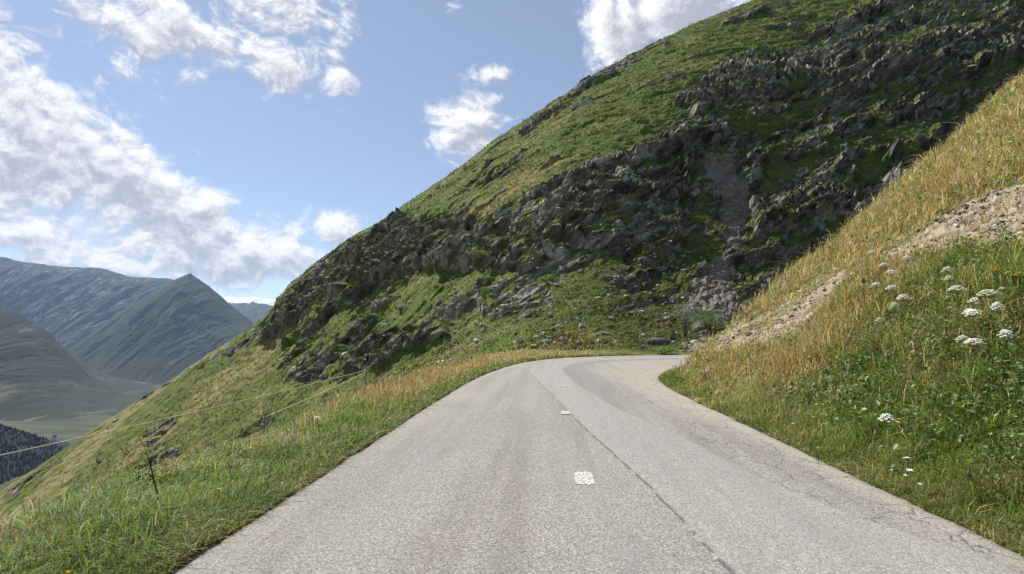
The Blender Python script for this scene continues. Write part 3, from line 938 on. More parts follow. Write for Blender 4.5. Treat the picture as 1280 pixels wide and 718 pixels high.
# ================================================================== sampling the ground sheet
def gs(field, x, y):
    iu = np.clip((x / (y + 14) + 1.06) / 2.12 * (NC - 1), 0, NC - 1.001)
    iy = np.clip(np.interp(y, ys, np.arange(NR)), 0, NR - 1.001)
    a, c_ = iu.astype(int), iy.astype(int)
    fa, fc = iu - a, iy - c_
    return (field[c_, a] * (1 - fa) + field[c_, a + 1] * fa) * (1 - fc) + (field[c_ + 1, a] * (1 - fa) + field[c_ + 1, a + 1] * fa) * fc


INNf = INF.astype(float); ROADf = rfull.astype(float)


def polar(n, d0, d1, th0, th1):
    """random ground points, thinning out with distance from the road's start"""
    D = np.exp(rs.uniform(math.log(d0), math.log(d1), n)); th = np.radians(rs.uniform(th0, th1, n))
    return D * np.sin(th), D * np.cos(th), D


def ribbons(base, h, wd, lean, azim, curl=.5):
    """grass blades: 5 points each (two at the foot, two half way up, a tip)"""
    n = len(h)
    side = np.stack([np.cos(azim), np.sin(azim), np.zeros(n)], 1)
    fw = np.stack([-np.sin(azim), np.cos(azim), np.zeros(n)], 1)
    up = np.array([0, 0, 1.0])
    hs = (wd / 2)[:, None]
    mid = base + up * (h * .55)[:, None] + fw * (h * lean * .35)[:, None]
    tip = base + up * (h * (1 - curl * lean * .5))[:, None] + fw * (h * lean)[:, None]
    V = np.empty((n, 5, 3), np.float32)
    V[:, 0] = base - side * hs; V[:, 1] = base + side * hs
    V[:, 2] = mid - side * hs * .8; V[:, 3] = mid + side * hs * .8; V[:, 4] = tip
    o = np.arange(n)[:, None] * 5
    return V.reshape(-1, 3), [o + np.array([[0, 1, 3, 2]]), o + np.array([[2, 3, 4]])]


def seed_stalks(base, h, wd, lean, azim, hl):
    """dry flowering stalks: thin stem and a feathery head"""
    n = len(h)
    side = np.stack([np.cos(azim), np.sin(azim), np.zeros(n)], 1)
    fw = np.stack([-np.sin(azim), np.cos(azim), np.zeros(n)], 1)
    up = np.array([0, 0, 1.0]); hs = (wd / 2)[:, None]
    neck = base + up * (h * (1 - hl))[:, None] + fw * (h * lean * .6)[:, None]
    mid = base + up * (h * (1 - hl * .5))[:, None] + fw * (h * lean * .8)[:, None]
    tip = base + up * h[:, None] + fw * (h * lean)[:, None]
    V = np.empty((n, 7, 3), np.float32)
    V[:, 0] = base - side * hs * .35; V[:, 1] = base + side * hs * .35
    V[:, 2] = neck - side * hs * .3; V[:, 3] = neck + side * hs * .3
    V[:, 4] = mid - side * hs * 1.3; V[:, 5] = mid + side * hs * 1.3; V[:, 6] = tip
    o = np.arange(n)[:, None] * 7
    return V.reshape(-1, 3), [o + np.array([[0, 1, 3, 2]]), o + np.array([[2, 3, 5, 4]]), o + np.array([[4, 5, 6]])]


def leaves(cen, ln, wd, azim, pitch, roll):
    """broad leaves: 6 points, folded a little along the midrib"""
    n = len(ln)
    ca, sa, cpi, spi = np.cos(azim), np.sin(azim), np.cos(pitch), np.sin(pitch)
    f = np.stack([-sa * cpi, ca * cpi, spi], 1)
    s0 = np.stack([ca, sa, np.zeros(n)], 1)
    nn = np.cross(s0, f)
    s = s0 * np.cos(roll)[:, None] + nn * np.sin(roll)[:, None]
    nn = np.cross(s, f)
    L = ln[:, None]; Wd = (wd / 2)[:, None]
    V = np.empty((n, 6, 3), np.float32)
    V[:, 0] = cen; V[:, 1] = cen + f * L * .35 + s * Wd + nn * Wd * .3; V[:, 2] = cen + f * L * .75 + s * Wd * .75 + nn * Wd * .1
    V[:, 3] = cen + f * L - nn * L * .12
    V[:, 4] = cen + f * L * .75 - s * Wd * .75 + nn * Wd * .1; V[:, 5] = cen + f * L * .35 - s * Wd + nn * Wd * .3
    o = np.arange(n)[:, None] * 6
    return V.reshape(-1, 3), [o + np.array([[0, 1, 2, 3]]), o + np.array([[0, 3, 4, 5]])]


def palette(n, cols, wts, var=.22):
    c = np.array(cols)[rs.choice(len(cols), n, p=np.array(wts) / np.sum(wts))]
    return np.clip(c * (1 + var * rs.randn(n, 1)) * (1 + .07 * rs.randn(n, 3)), .004, .9)


GREENS = [(.175, .265, .045), (.135, .21, .038), (.245, .325, .072), (.09, .15, .033)]
OLIVES = [(.215, .215, .075), (.165, .17, .058), (.12, .13, .044), (.28, .265, .11)]
STRAWS = [(.52, .41, .21), (.62, .51, .30), (.42, .31, .15), (.34, .27, .13), (.68, .59, .41)]
RUSTS = [(.42, .24, .115), (.48, .31, .155), (.34, .20, .10), (.52, .39, .22)]
LEAFG = [(.13, .21, .048), (.09, .15, .038), (.18, .255, .065), (.23, .29, .085), (.14, .195, .085)]
gm = leaf_mat('grass_blades', trans=.46, rough=.55)
sm_ = leaf_mat('dry_stalks', trans=.3, rough=.8, spec=.1)
lm = leaf_mat('broad_leaves', trans=.28, rough=.5, spec=.35)


def blend(c0, c1, f):
    pick = rs.rand(len(f)) < f
    return np.where(pick[:, None], c1, c0)


def bank_dry(px, py, n):
    """0 lush .. 1 straw on the right-hand bank"""
    ax, ay, bx, by = 905., 412., 1290., 88.
    L = math.hypot(bx - ax, by - ay)
    dist = ((px - ax) * (by - ay) - (py - ay) * (bx - ax)) / -L      # pixels below the crest of the bank
    f = 1.02 - .88 * sstep(60, 165, dist)
    f = np.maximum(f, .75 * np.exp(-((px - 1000) / 80) ** 2 - ((py - 418) / 45) ** 2))
    f = np.maximum(f, .6 * np.exp(-((px - 1230) / 80) ** 2 - ((py - 300) / 40) ** 2))
    f = np.maximum(f, .45 * np.exp(-((px - 1170) / 60) ** 2 - ((py - 470) / 30) ** 2))
    f = np.maximum(f, .35 * sstep(480, 440, py))
    return np.clip(f + .95 * n, 0.20 - .13 * sstep(400, 520, py), .86)


def rep_attr(col, k):
    return np.repeat(col, k, axis=0)


# ---- right-hand bank: mixed grass
x, y, D = polar(520000, 3.2, 36, 8, 60)
inn, ddi, bsc, rd = gs(INNf, x, y), gs(DI, x, y), gs(bs, x, y), gs(ROADf, x, y)
patch = fbm(x * .9 + 4, y * .9, 4)
ok = (inn > .5) & (rd < .5) & (ddi > -.01 + .03 * rs.rand(len(x)) ** 2) & (rs.rand(len(x)) > .80 * sstep(.12, .62, bsc)) & ((rs.rand(len(x)) < .62 + .9 * patch) | (ddi < .3))
x, y, D, ddi, bsc, patch = x[ok], y[ok], D[ok], ddi[ok], bsc[ok], patch[ok]
z = gs(gz, x, y); ppx, ppy = project(x, y, z)
nz_ = fbm(x * .55, y * .55 + 30, 4)
nz2 = fbm(x * 2.1 + 3, y * 2.1, 3)
dryf = bank_dry(ppx, ppy, 1.2 * nz_ + .8 * nz2)
dryf = np.where(bsc > .15, np.maximum(dryf, .8), dryf)
tus = sstep(.08, .35, fbm(x * 1.9 + 77, y * 1.9, 2))
dryf = np.where(ddi < .8, np.minimum(dryf, .16 + .5 * sstep(9, 15, y) * sstep(0, .4, ddi)), dryf)
n = len(x)
h = (.085 + .16 * sstep(.1, 1.6, ddi)) * np.exp(.35 * rs.randn(n)) * (1 + .6 * patch) * (1 - .5 * sstep(.1, .5, bsc))
h *= (1 - .30 * sstep(14, 24, D)) * (.8 + .75 * tus)
wd = np.maximum(.0065, .00105 * D) * (.7 + .7 * rs.rand(n))
rusty = np.clip(.16 + 1.1 * fbm(x * .7 + 15, y * .7 + 3, 3), 0, .7)
col = blend(blend(palette(n, GREENS, [3, 3, 3, 2]), palette(n, OLIVES, [3, 3, 2, 2]), np.clip(.30 + nz_, 0, 1)), blend(palette(n, STRAWS, [3, 2, 3, 3, 1]), palette(n, RUSTS, [2, 2, 1, 2]), rusty), dryf)
V, Fc = ribbons(np.stack([x, y, z - .02], 1), h, wd, np.abs(.8 * rs.randn(n)) + .2, rs.rand(n) * 6.283)
o = mesh_np('bank_grass', V, Fc, gm, smooth=True, attrs=dict(col=rep_attr(col, 5)))
tag(o, kind='stuff')
# dry seed stalks on the bank
x, y, D = polar(60000, 3.5, 34, 8, 60)
inn, ddi, bsc, rd = gs(INNf, x, y), gs(DI, x, y), gs(bs, x, y), gs(ROADf, x, y)
z = gs(gz, x, y); ppx, ppy = project(x, y, z)
nz_ = fbm(x * .5 + 60, y * .5, 4)
pr = bank_dry(ppx, ppy, 1.2 * nz_)
pr = np.maximum(pr, .9 * sstep(12, 15, y) * sstep(6, 4.5, x))
ok = (inn > .98) & (rd < .02) & (ddi > .2) & (rs.rand(len(x)) < pr * .45) & (rs.rand(len(x)) > sstep(.1, .4, bsc))
x, y, D, z, ddi = x[ok], y[ok], D[ok], z[ok], ddi[ok]
n = len(x)
h = (.20 + .26 * rs.rand(n)) * (.6 + .4 * sstep(.2, 1.5, ddi))
wd = np.maximum(.007, .0011 * D) * (.7 + .6 * rs.rand(n))
col = blend(palette(n, STRAWS, [3, 3, 2, 2, 2]), palette(n, RUSTS, [2, 2, 1, 1]), np.clip(.12 + .7 * fbm(x * .8, y * .8, 3), 0, .8) + .35 * sstep(13, 16, y) * sstep(6, 4.5, x))
V, Fc = seed_stalks(np.stack([x, y, z - .02], 1), h, wd, np.abs(.35 * rs.randn(n)) + .05, rs.rand(n) * 6.283, .18 + .12 * rs.rand(n))
tag(mesh_np('dry_stalks', V, Fc, sm_, smooth=True, attrs=dict(col=rep_attr(col, 7))), kind='stuff')
# broad-leaved herbs between the grass
cx, cy_, D = polar(46000, 3.3, 19, 14, 60)
inn, ddi, bsc = gs(INNf, cx, cy_), gs(DI, cx, cy_), gs(bs, cx, cy_)
zz_ = gs(gz, cx, cy_); ppx, ppy = project(cx, cy_, zz_)
pl = (1 - bank_dry(ppx, ppy, .6 * fbm(cx * .5, cy_ * .5 + 30, 4))) * sstep(.3, .9, ddi) * (.30 + .85 * fbm(cx * 1.3 + 20, cy_ * 1.3, 4))
ok = (inn > .98) & (rs.rand(len(cx)) < pl) & (bsc < .2)
cx, cy_, D = cx[ok], cy_[ok], D[ok]
k = rs.randint(6, 18, len(cx))
ci = np.repeat(np.arange(len(cx)), k); n = len(ci)
rr = np.abs(rs.randn(n)) * .09
an = rs.rand(n) * 6.283
x, y = cx[ci] + rr * np.cos(an), cy_[ci] + rr * np.sin(an)
hh = (.10 + .36 * rs.rand(len(cx)))[ci] * (.35 + .65 * rs.rand(n))
z = gs(gz, x, y) + hh
ln = (.022 + .045 * rs.rand(len(cx)) ** 2)[ci] * np.exp(.25 * rs.randn(n)) * (1 + D[ci] * .02)
ccol = palette(len(cx), LEAFG, [3, 3, 3, 2, 2], .2)[ci] * (1 + .15 * rs.randn(n, 1))
V, Fc = leaves(np.stack([x, y, z], 1), ln, ln * (.45 + .25 * rs.rand(n)), an - 1.57 + .6 * rs.randn(n), .25 + .5 * rs.randn(n), .4 * rs.randn(n))
tag(mesh_np('leafy_undergrowth', V, Fc, lm, smooth=True, attrs=dict(col=np.clip(rep_attr(ccol, 6), .004, .9))), kind='stuff')
print('bank', round(time.time() - T0, 1))

# ---- left verge and the slope under it
x, y, D = polar(480000, 2.6, 46, -62, 4)
oo, rd, inn = gs(DO, x, y), gs(ROADf, x, y), gs(INNf, x, y)
patch = fbm(x * 1.1 + 40, y * 1.1, 4)
ok = (rd < .5) & (inn < .02) & (oo > -.01 + .03 * rs.rand(len(x)) ** 2) & (oo < 9) & (rs.rand(len(x)) < .66 + .9 * patch)
x, y, D, oo, patch = x[ok], y[ok], D[ok], oo[ok], patch[ok]
z = gs(gz, x, y); n = len(x)
nz_ = fbm(x * .5 + 11, y * .5, 4)
dryf = np.clip(.05 + .42 * sstep(.5, 1.7, oo) * (.35 + 1.3 * nz_) + .75 * sstep(9.5, 15, y) * sstep(.15, .7, oo) + .9 * nz_ * sstep(.4, 1.2, oo), .03, .93)
h = (.06 + .045 * sstep(.02, .6, oo) + .06 * sstep(8, 13, y)) * np.exp(.38 * rs.randn(n)) * (1 + .8 * patch)
h = np.clip(h, .03, .34) * (1 - .35 * sstep(22, 34, D))
wd = np.maximum(.0055, .00105 * D) * (.7 + .7 * rs.rand(n))
col = blend(blend(palette(n, GREENS, [4, 3, 4, 1]), palette(n, OLIVES, [3, 2, 1, 2]), np.clip(.12 + .7 * nz_, 0, 1)), blend(palette(n, STRAWS, [3, 2, 3, 2, 1]), palette(n, RUSTS, [2, 2, 1, 1]), .45 * sstep(9, 14, y)), dryf)
V, Fc = ribbons(np.stack([x, y, z - .02], 1), h, wd, np.abs(1.0 * rs.randn(n)) + .3, rs.rand(n) * 6.283)
tag(mesh_np('verge_grass', V, Fc, gm, smooth=True, attrs=dict(col=rep_attr(col, 5))), kind='stuff')
x, y, D = polar(46000, 4.5, 42, -60, 8)
oo, rd, inn = gs(DO, x, y), gs(ROADf, x, y), gs(INNf, x, y)
nz_ = fbm(x * .45 + 90, y * .45, 4)
pr = np.clip(.10 + 1.3 * sstep(8.5, 12, y) * sstep(.15, .6, oo) + .6 * nz_, 0, 1) * sstep(.15, .5, oo)
ok = (rd < .02) & (inn < .02) & (oo < 4) & (rs.rand(len(x)) < pr * np.where(y > 9, .95, .5))
x, y, D, oo = x[ok], y[ok], D[ok], oo[ok]
z = gs(gz, x, y); n = len(x)
h = (.12 + .15 * rs.rand(n) + .25 * sstep(8, 12, y) * rs.rand(n) ** .5) * (1 - .35 * sstep(20, 34, D))
wd = np.maximum(.006, .001 * D) * (.7 + .6 * rs.rand(n))
col = blend(palette(n, STRAWS, [3, 3, 2, 2, 2]), palette(n, RUSTS, [2, 3, 1, 3]), .25 + .5 * sstep(9, 13, y) * sstep(30, 22, y))
V, Fc = seed_stalks(np.stack([x, y, z - .02], 1), h, wd, np.abs(.35 * rs.randn(n)) + .05, rs.rand(n) * 6.283, .2 + .12 * rs.rand(n))
tag(mesh_np('seeding_grass', V, Fc, sm_, smooth=True, attrs=dict(col=rep_attr(col, 7))), kind='stuff')

# ---- turf of the far slope: tussocks
x, y, D = polar(260000, 40, 185, -50, 46)
rk_, fa, sc_ = gs(rock_f, x, y), gs(far.astype(float), x, y), gs(scree, x, y)
oo = gs(DO, x, y)
ok = (fa > .9) & (rs.rand(len(x)) > rk_ * 1.2) & (rs.rand(len(x)) > sc_) & (oo > .6)
x, y, D = x[ok], y[ok], D[ok]
bx_, by_, bz_ = gs(gx, x, y), gs(gy, x, y), gs(gz, x, y)
dv_, dk_ = gs(dry, x, y), gs(dark, x, y)
n = len(x)
nz_ = fbm(x * .25, (y + bz_) * .25, 4)
pt_ = sstep(.0, .35, fbm(x * .09 + 8, (y + bz_) * .13, 5))
h = (.10 + .0009 * D) * np.exp(.4 * rs.randn(n)) * (1 + .8 * nz_) * (1 + .6 * pt_)
wd = .0012 * D * (.6 + .8 * rs.rand(n)) + .02
col = blend(palette(n, [(.088, .125, .025), (.065, .092, .021), (.12, .155, .034), (.145, .162, .046)], [3, 3, 3, 2], .2), palette(n, [(.17, .15, .05), (.22, .185, .07), (.13, .12, .04)], [2, 1, 2], .2), np.clip(dv_ * .75 - .12 + .5 * nz_, 0, .9))
col = np.where((rs.rand(n) < pt_ * .75 * sstep(-.55, -.35, x / y))[:, None], palette(n, [(.045, .055, .016), (.07, .065, .026), (.095, .085, .04)], [3, 2, 1], .25), col)
V, Fc = ribbons(np.stack([bx_, by_, bz_ - .05], 1), np.clip(h, .08, .9), wd, np.abs(.7 * rs.randn(n)) + .3, rs.rand(n) * 6.283)
tag(mesh_np('hillside_tussocks', V, Fc, gm, smooth=True, attrs=dict(col=rep_attr(col, 5))), kind='stuff')
print('grass', round(time.time() - T0, 1))

# ---- low fringe of grass creeping over the broken edges of the road
def fringe(line, sgn, n, y1):
    t_ = rs.rand(n)
    seg = np.diff(line, axis=0); L_ = np.concatenate([[0], np.cumsum(np.linalg.norm(seg, axis=1))])
    Dq = np.exp(rs.uniform(math.log(2.6), math.log(y1), n))
    yq = np.maximum(Dq, 1.2)
    k0 = np.searchsorted(L_, L_[np.argmin(np.abs(line[:, 1]))]) 
    lq = L_[np.argmin(np.abs(line[:, 1]))] + yq
    px_, py_ = np.interp(lq, L_, line[:, 0]), np.interp(lq, L_, line[:, 1])
    qx, qy = np.interp(lq + .1, L_, line[:, 0]) - px_, np.interp(lq + .1, L_, line[:, 1]) - py_
    ln_ = np.hypot(qx, qy); nx_, ny_ = -qy / ln_ * sgn, qx / ln_ * sgn
    clump = fbm(lq * 1.7 + 50 * sgn, lq * .3, 4)
    off_ = -.07 + .05 * clump * 2 + np.abs(rs.randn(n)) * .20
    x, y = px_ + nx_ * off_, py_ + ny_ * off_
    ok = rs.rand(n) < .75 + 1.2 * clump
    x, y, D, off_ = x[ok], y[ok], yq[ok], off_[ok]
    n = len(x)
    z = gs(gz, x, y)
    h = (.05 + .16 * np.clip(off_ + .06, 0, .4)) * np.exp(.4 * rs.randn(n)) * 1.15
    wd = np.maximum(.0052, .001 * D) * (.7 + .7 * rs.rand(n))
    dryf = np.clip(.12 + .9 * fbm(x * .8 + 7, y * .8, 3), .03, .7)
    col = blend(blend(palette(n, GREENS, [4, 3, 3, 2]), palette(n, OLIVES, [2, 3, 2, 2]), np.full(n, .3)), palette(n, STRAWS, [3, 2, 3, 2, 1]), dryf)
    return ribbons(np.stack([x, y, np.maximum(z, -.02) - .005], 1), h, wd, np.abs(.9 * rs.randn(n)) + .25, rs.rand(n) * 6.283) + (col,)


Va, Fa, ca = fringe(OUTER, 1, 70000, 40); Vb, Fb, cb = fringe(INNER, -1, 70000, 22)
tag(mesh_np('edge_grass', np.concatenate([Va, Vb]), [np.concatenate([Fa[k].reshape(-1, Fa[k].shape[-1]), Fb[k].reshape(-1, Fb[k].shape[-1]) + len(Va)]) for k in (0, 1)], gm, smooth=True,
            attrs=dict(col=rep_attr(np.concatenate([ca, cb]), 5))), kind='stuff')
# ================================================================== small shapes
def merge(parts):
    """parts: list of (V, [faces...]) -> one V, faces dict by size"""
    Vs, out, off = [], {}, 0
    for V, fs in parts:
        V = np.asarray(V, float)
        for f in fs:
            f = np.asarray(f)
            out.setdefault(f.shape[1], []).append(f + off)
        Vs.append(V); off += len(V)
    return np.concatenate(Vs), [np.concatenate(v) for v in out.values()]


def tube(pts, radii, n=6, cap=True):
    P = np.asarray(pts, float); r = np.broadcast_to(np.asarray(radii, float), (len(P),))
    T = np.gradient(P, axis=0); T /= np.linalg.norm(T, axis=1, keepdims=True) + 1e-9
    ref = np.array([.31, .95, .05]) if abs(T[0][2]) > .6 else np.array([0, 0, 1.0])
    A_ = np.cross(T, ref); A_ /= np.linalg.norm(A_, axis=1, keepdims=True) + 1e-9
    B_ = np.cross(T, A_)
    a = np.linspace(0, 2 * np.pi, n, endpoint=False)
    V = P[:, None] + r[:, None, None] * (np.cos(a)[None, :, None] * A_[:, None] + np.sin(a)[None, :, None] * B_[:, None])
    i = np.arange(len(P) - 1)[:, None] * n + np.arange(n)[None]
    j = np.arange(len(P) - 1)[:, None] * n + (np.arange(n)[None] + 1) % n
    fs = [np.stack([i, j, j + n, i + n], -1).reshape(-1, 4)]
    V = V.reshape(-1, 3)
    if cap:
        m_ = len(V)
        V = np.concatenate([V, [P[0], P[-1]]])
        k = np.arange(n); e = (len(P) - 1) * n
        fs.append(np.concatenate([np.stack([(k + 1) % n, k, np.full(n, m_)], 1), np.stack([e + k, e + (k + 1) % n, np.full(n, m_ + 1)], 1)]))
    return V, fs


def icosphere(sub):
    t_ = (1 + 5 ** .5) / 2
    v = [(-1, t_, 0), (1, t_, 0), (-1, -t_, 0), (1, -t_, 0), (0, -1, t_), (0, 1, t_), (0, -1, -t_), (0, 1, -t_), (t_, 0, -1), (t_, 0, 1), (-t_, 0, -1), (-t_, 0, 1)]
    f = [(0, 11, 5), (0, 5, 1), (0, 1, 7), (0, 7, 10), (0, 10, 11), (1, 5, 9), (5, 11, 4), (11, 10, 2), (10, 7, 6), (7, 1, 8), (3, 9, 4), (3, 4, 2), (3, 2, 6), (3, 6, 8), (3, 8, 9), (4, 9, 5), (2, 4, 11), (6, 2, 10), (8, 6, 7), (9, 8, 1)]
    v = [np.array(q) / np.linalg.norm(q) for q in v]
    for _ in range(sub):
        nf, cache = [], {}

        def mid(a, b_):
            k = (min(a, b_), max(a, b_))
            if k not in cache:
                q = v[a] + v[b_]; v.append(q / np.linalg.norm(q)); cache[k] = len(v) - 1
            return cache[k]
        for a, b_, c_ in f:
            x_, y_, z_ = mid(a, b_), mid(b_, c_), mid(c_, a)
            nf += [(a, x_, z_), (b_, y_, x_), (c_, z_, y_), (x_, y_, z_)]
        f = nf
    return np.array(v), np.array(f)


ICO1, ICO2, ICO3 = icosphere(1), icosphere(2), icosphere(3)


def stone(rx, ry, rz, seed, ico=ICO3, cuts=11, rough=.05):
    """an angular stone: a ball cut by random planes, then scaled"""
    g = np.random.RandomState(seed)
    V = ico[0].copy()
    for _ in range(cuts):
        n_ = g.randn(3); n_ /= np.linalg.norm(n_); d_ = g.uniform(.48, .82)
        e = V @ n_ - d_
        V = V - np.maximum(e, 0)[:, None] * n_
    V += rough * g.randn(*V.shape) * .35
    return V * np.array([rx, ry, rz]), [ico[1]]


def rotz(V, a):
    c_, s_ = math.cos(a), math.sin(a)
    return V @ np.array([[c_, s_, 0], [-s_, c_, 0], [0, 0, 1]])


def rotx(V, a):
    c_, s_ = math.cos(a), math.sin(a)
    return V @ np.array([[1, 0, 0], [0, c_, s_], [0, -s_, c_]])


# ---- stones
def stone_mat(name, lo, hi, lich=.3):
    m, t, b = material(name, .9, .2)
    oc = t.coord()
    n1 = t.noise(oc, 3.5, 6, .65); n2 = t.noise(oc, 14, 5, .65)
    c = t.mix(t.step(t.m('ADD', t.m('MULTIPLY', n1, .6), t.m('MULTIPLY', n2, .4)), .36, .64), lo, hi)
    c = t.mix(t.m('MULTIPLY', t.step(t.noise(oc, 1.7, 5), .55, .68), lich), c, (.14, .13, .07))
    t._in(b.inputs['Base Color'], c)
    t._in(b.inputs['Normal'], t.bump(t.m('ADD', n1, n2), .6, .05))
    return m


M_PALE = stone_mat('pale_stone', (.34, .32, .28), (.62, .60, .55))
M_GREY = stone_mat('grey_stone', (.11, .105, .098), (.30, .285, .26))
M_TAN = stone_mat('tan_stone', (.22, .175, .125), (.46, .39, .30))
M_DARK = stone_mat('dark_stone', (.06, .056, .052), (.17, .16, .145))


def ground_at(px, py, t0=2.5, t1=190.0):
    d_ = ray(px, py); t_ = np.geomspace(t0, t1, 3000)
    P_ = EYE + d_ * t_[:, None]
    near_ = t_ < 60
    # the relief-displaced sheet, close enough for placing: sample its height where it stands
    g = gs(gz - 0.0, P_[:, 0], P_[:, 1])
    k = np.nonzero(P_[:, 2] < g)[0]
    k = k[0] if len(k) else len(t_) - 1
    return np.array([P_[k, 0], P_[k, 1], g[k]]), t_[k]


def place_stone(px, py, wpx, hpx, mat, label, group, seed, depth=1.0, sink=.25, kind='rock', name='rock', cat='rock', lean=0.0, t0=2.5):
    p, D_ = ground_at(px, py + hpx * .4, t0)
    rx, rz = wpx / F * D_ * .58, hpx / F * D_ * .68
    V, fs = stone(rx, rx * depth, rz, seed)
    V = rotz(rotx(V, lean), (seed * 1.3) % 1.2 - .6)
    o = mesh_np(name, V, fs, mat, smooth=False)
    o.location = p + np.array([0, rx * .3, rz * (1 - 2 * sink) * .5 + rz * .15])
    return tag(o, label, cat, group)


TALUS = 'pale rocks lying in the green patch under the cliff'
for i, (px, py, a, h_, mat, lab) in enumerate([
        (650.6, 425, 7, 8, M_PALE, 'white triangular rock standing upright in the grass just beyond the outer road edge'),
        (597, 426, 10, 5, M_PALE, 'flat pale slab-like rock furthest left on the green patch behind the verge'),
        (606, 411, 6, 9, M_GREY, 'tall grey pointed rock at the left end of the green patch'),
        (701, 423, 5, 5, M_PALE, 'round white rock low in the middle of the green patch'),
        (722, 398.5, 6, 5, M_PALE, 'pale rock at the top of the tight cluster on the green patch'),
        (727, 407, 7, 7, M_PALE, 'bright blocky rock at the bottom of the tight cluster on the green patch'),
        (699, 408, 9, 5, M_PALE, 'long pale rock lying flat left of the tight rock cluster'),
        (692, 411, 7, 5, M_GREY, 'grey rock touching the left end of the long pale rock'),
        (679, 417, 9, 4, M_PALE, 'thin pale rock half sunk in grass left of the round white one'),
        (688, 422, 8, 4, M_GREY, 'low grey rock wedged beside the round white one'),
        (667, 432.6, 8, 4, M_PALE, 'lowest pale rock, lying right behind the straw-coloured verge'),
        (722, 428, 7, 4, M_PALE, 'pale flat rock below the cluster, close to the verge'),
        (748.5, 426, 5, 5, M_PALE, 'small white rock alone to the right of the cluster'),
        (770.5, 427, 5, 4, M_PALE, 'small whitish rock furthest right on the green patch'),
        (757, 417, 8, 5, M_GREY, 'grey rock above the two small white ones on the right'),
        (764, 398, 9, 6, M_GREY, 'broad grey rock highest up on the right of the green patch'),
        (687, 394.6, 8, 6, M_GREY, 'grey rock highest up in the middle of the green patch'),
        (644, 427, 5, 4, M_PALE, 'little pale rock just left of the white triangular one'),
        (707, 425, 5, 3.5, M_GREY, 'little grey rock just right of the round white one')]):
    place_stone(px, py, a, h_, mat, lab, TALUS, 100 + i, t0=36)

BEND = 'stones by the road at the bend'
for i, (px, py, a, h_, mat, lab, dp, ln_) in enumerate([
        (826, 427, 34, 9, M_DARK, 'long dark brown rock ledge jutting beside the road at the bend', .6, 0),
        (842, 421, 9, 11, M_DARK, 'dark upright block at the right end of the brown rock ledge', .8, .2),
        (806, 434, 14, 7, M_DARK, 'dark wedge of rock at the left end of the brown ledge', .8, 0),
        (880, 428, 20, 9, M_GREY, 'large grey boulder on top of the rubble pile at the bend', .8, .2),
        (897, 426, 18, 10, M_DARK, 'dark boulder at the right of the rubble pile', .8, -.2),
        (872, 436, 15, 7, M_TAN, 'tan boulder at the left foot of the rubble pile', .8, 0),
        (888, 437, 13, 7, M_GREY, 'grey boulder at the middle foot of the rubble pile', .8, .3),
        (901, 436, 9, 6, M_PALE, 'pale rounded stone at the foot of the rubble pile nearest the bank', .9, 0),
        (908, 434, 8, 5, M_PALE, 'whitish stone between the rubble pile and the grassy bank', .9, 0),
        (886, 449, 6, 4, M_PALE, 'pale stone on the road edge in front of the rubble pile', .9, 0),
        (893, 451, 7, 3.5, M_TAN, 'flat tan stone on the road edge just before the grassy nose', .9, 0)]):
    place_stone(px, py, a, h_, mat, lab, BEND, 200 + i, depth=dp, lean=ln_, t0=16 if py > 445 else 34)

BANKST = 'stones on the right-hand bank'
for i, (px, py, a, h_, mat, lab) in enumerate([
        (1101, 278, 16, 7, M_PALE, 'long pale stone high on the straw-coloured bank near its crest'),
        (982, 355, 11, 9, M_PALE, 'pinkish white stone sticking out of the dry grass crest'),
        (1180, 274, 22, 9, M_GREY, 'broad grey slab in the bare stony strip of the bank'),
        (1153, 287, 18, 7, M_TAN, 'tan slab at the lower end of the bare stony strip'),
        (1230, 249, 20, 8, M_TAN, 'tan slab halfway up the bare stony strip'),
        (948, 405, 12, 6, M_TAN, 'tan stone in the lower stony streak of the bank'),
        (935, 416, 14, 7, M_PALE, 'pale stone low in the stony streak near the rubble pile'),
        (967, 394, 11, 5, M_TAN, 'flat tan stone higher in the lower stony streak')]):
    place_stone(px, py, a * .7, h_ * .6, mat, lab, BANKST, 300 + i, depth=.8, t0=8)

LEFTST = 'pale stones on the slope left of the road'
for i, (px, py, a, h_, mat, lab) in enumerate([
        (198, 583, 5, 4, M_PALE, 'small white stone on the slope behind the dead stalk'),
        (220, 563, 4, 3, M_PALE, 'tiny white stone up the slope right of the dead stalk'),
        (124, 577, 13, 7, M_DARK, 'dark grey rock alone on the lower left grass slope'),
        (46, 560, 6, 4, M_PALE, 'small pale rock furthest down the slope at the left edge'),
        (318, 488, 5, 3, M_PALE, 'tiny pale stone on the bright green slope above the wire'),
        (432, 443, 14, 6, M_PALE, 'white streaked slab at the foot of the rock ledge left of the verge'),
        (395, 463, 16, 8, M_DARK, 'dark slab with a shadowed gap under it above the fence wires'),
        (404, 471, 12, 6, M_GREY, 'grey slab just below the shadowed dark slab')]):
    place_stone(px, py, a, h_, mat, lab, LEFTST, 400 + i, depth=.7, t0=30)

# loose stones nobody could count: rubble under the cliff, the pile at the bend, stony strips of the bank
parts = []
lib = [stone(1, .8, .55, 500 + k, ICO1, 7, .0) for k in range(8)]


def strew(x, y, size, seed):
    g = np.random.RandomState(seed)
    zz = gs(gz, x, y); xx = gs(gx, x, y); yy = gs(gy, x, y)
    return [(rotz(rotx(lib[g.randint(8)][0] * s_, g.uniform(-.5, .5)), g.uniform(0, 6.28)) + np.array([a_1, b_1, c_1 + s_ * .1]), lib[0][1]) for a_1, b_1, c_1, s_ in zip(xx, yy, zz, size)]


def strew_obj(name, mat, items):
    V, fs = merge(items)
    return tag(mesh_np(name, V, fs, mat, smooth=False), kind='stuff')


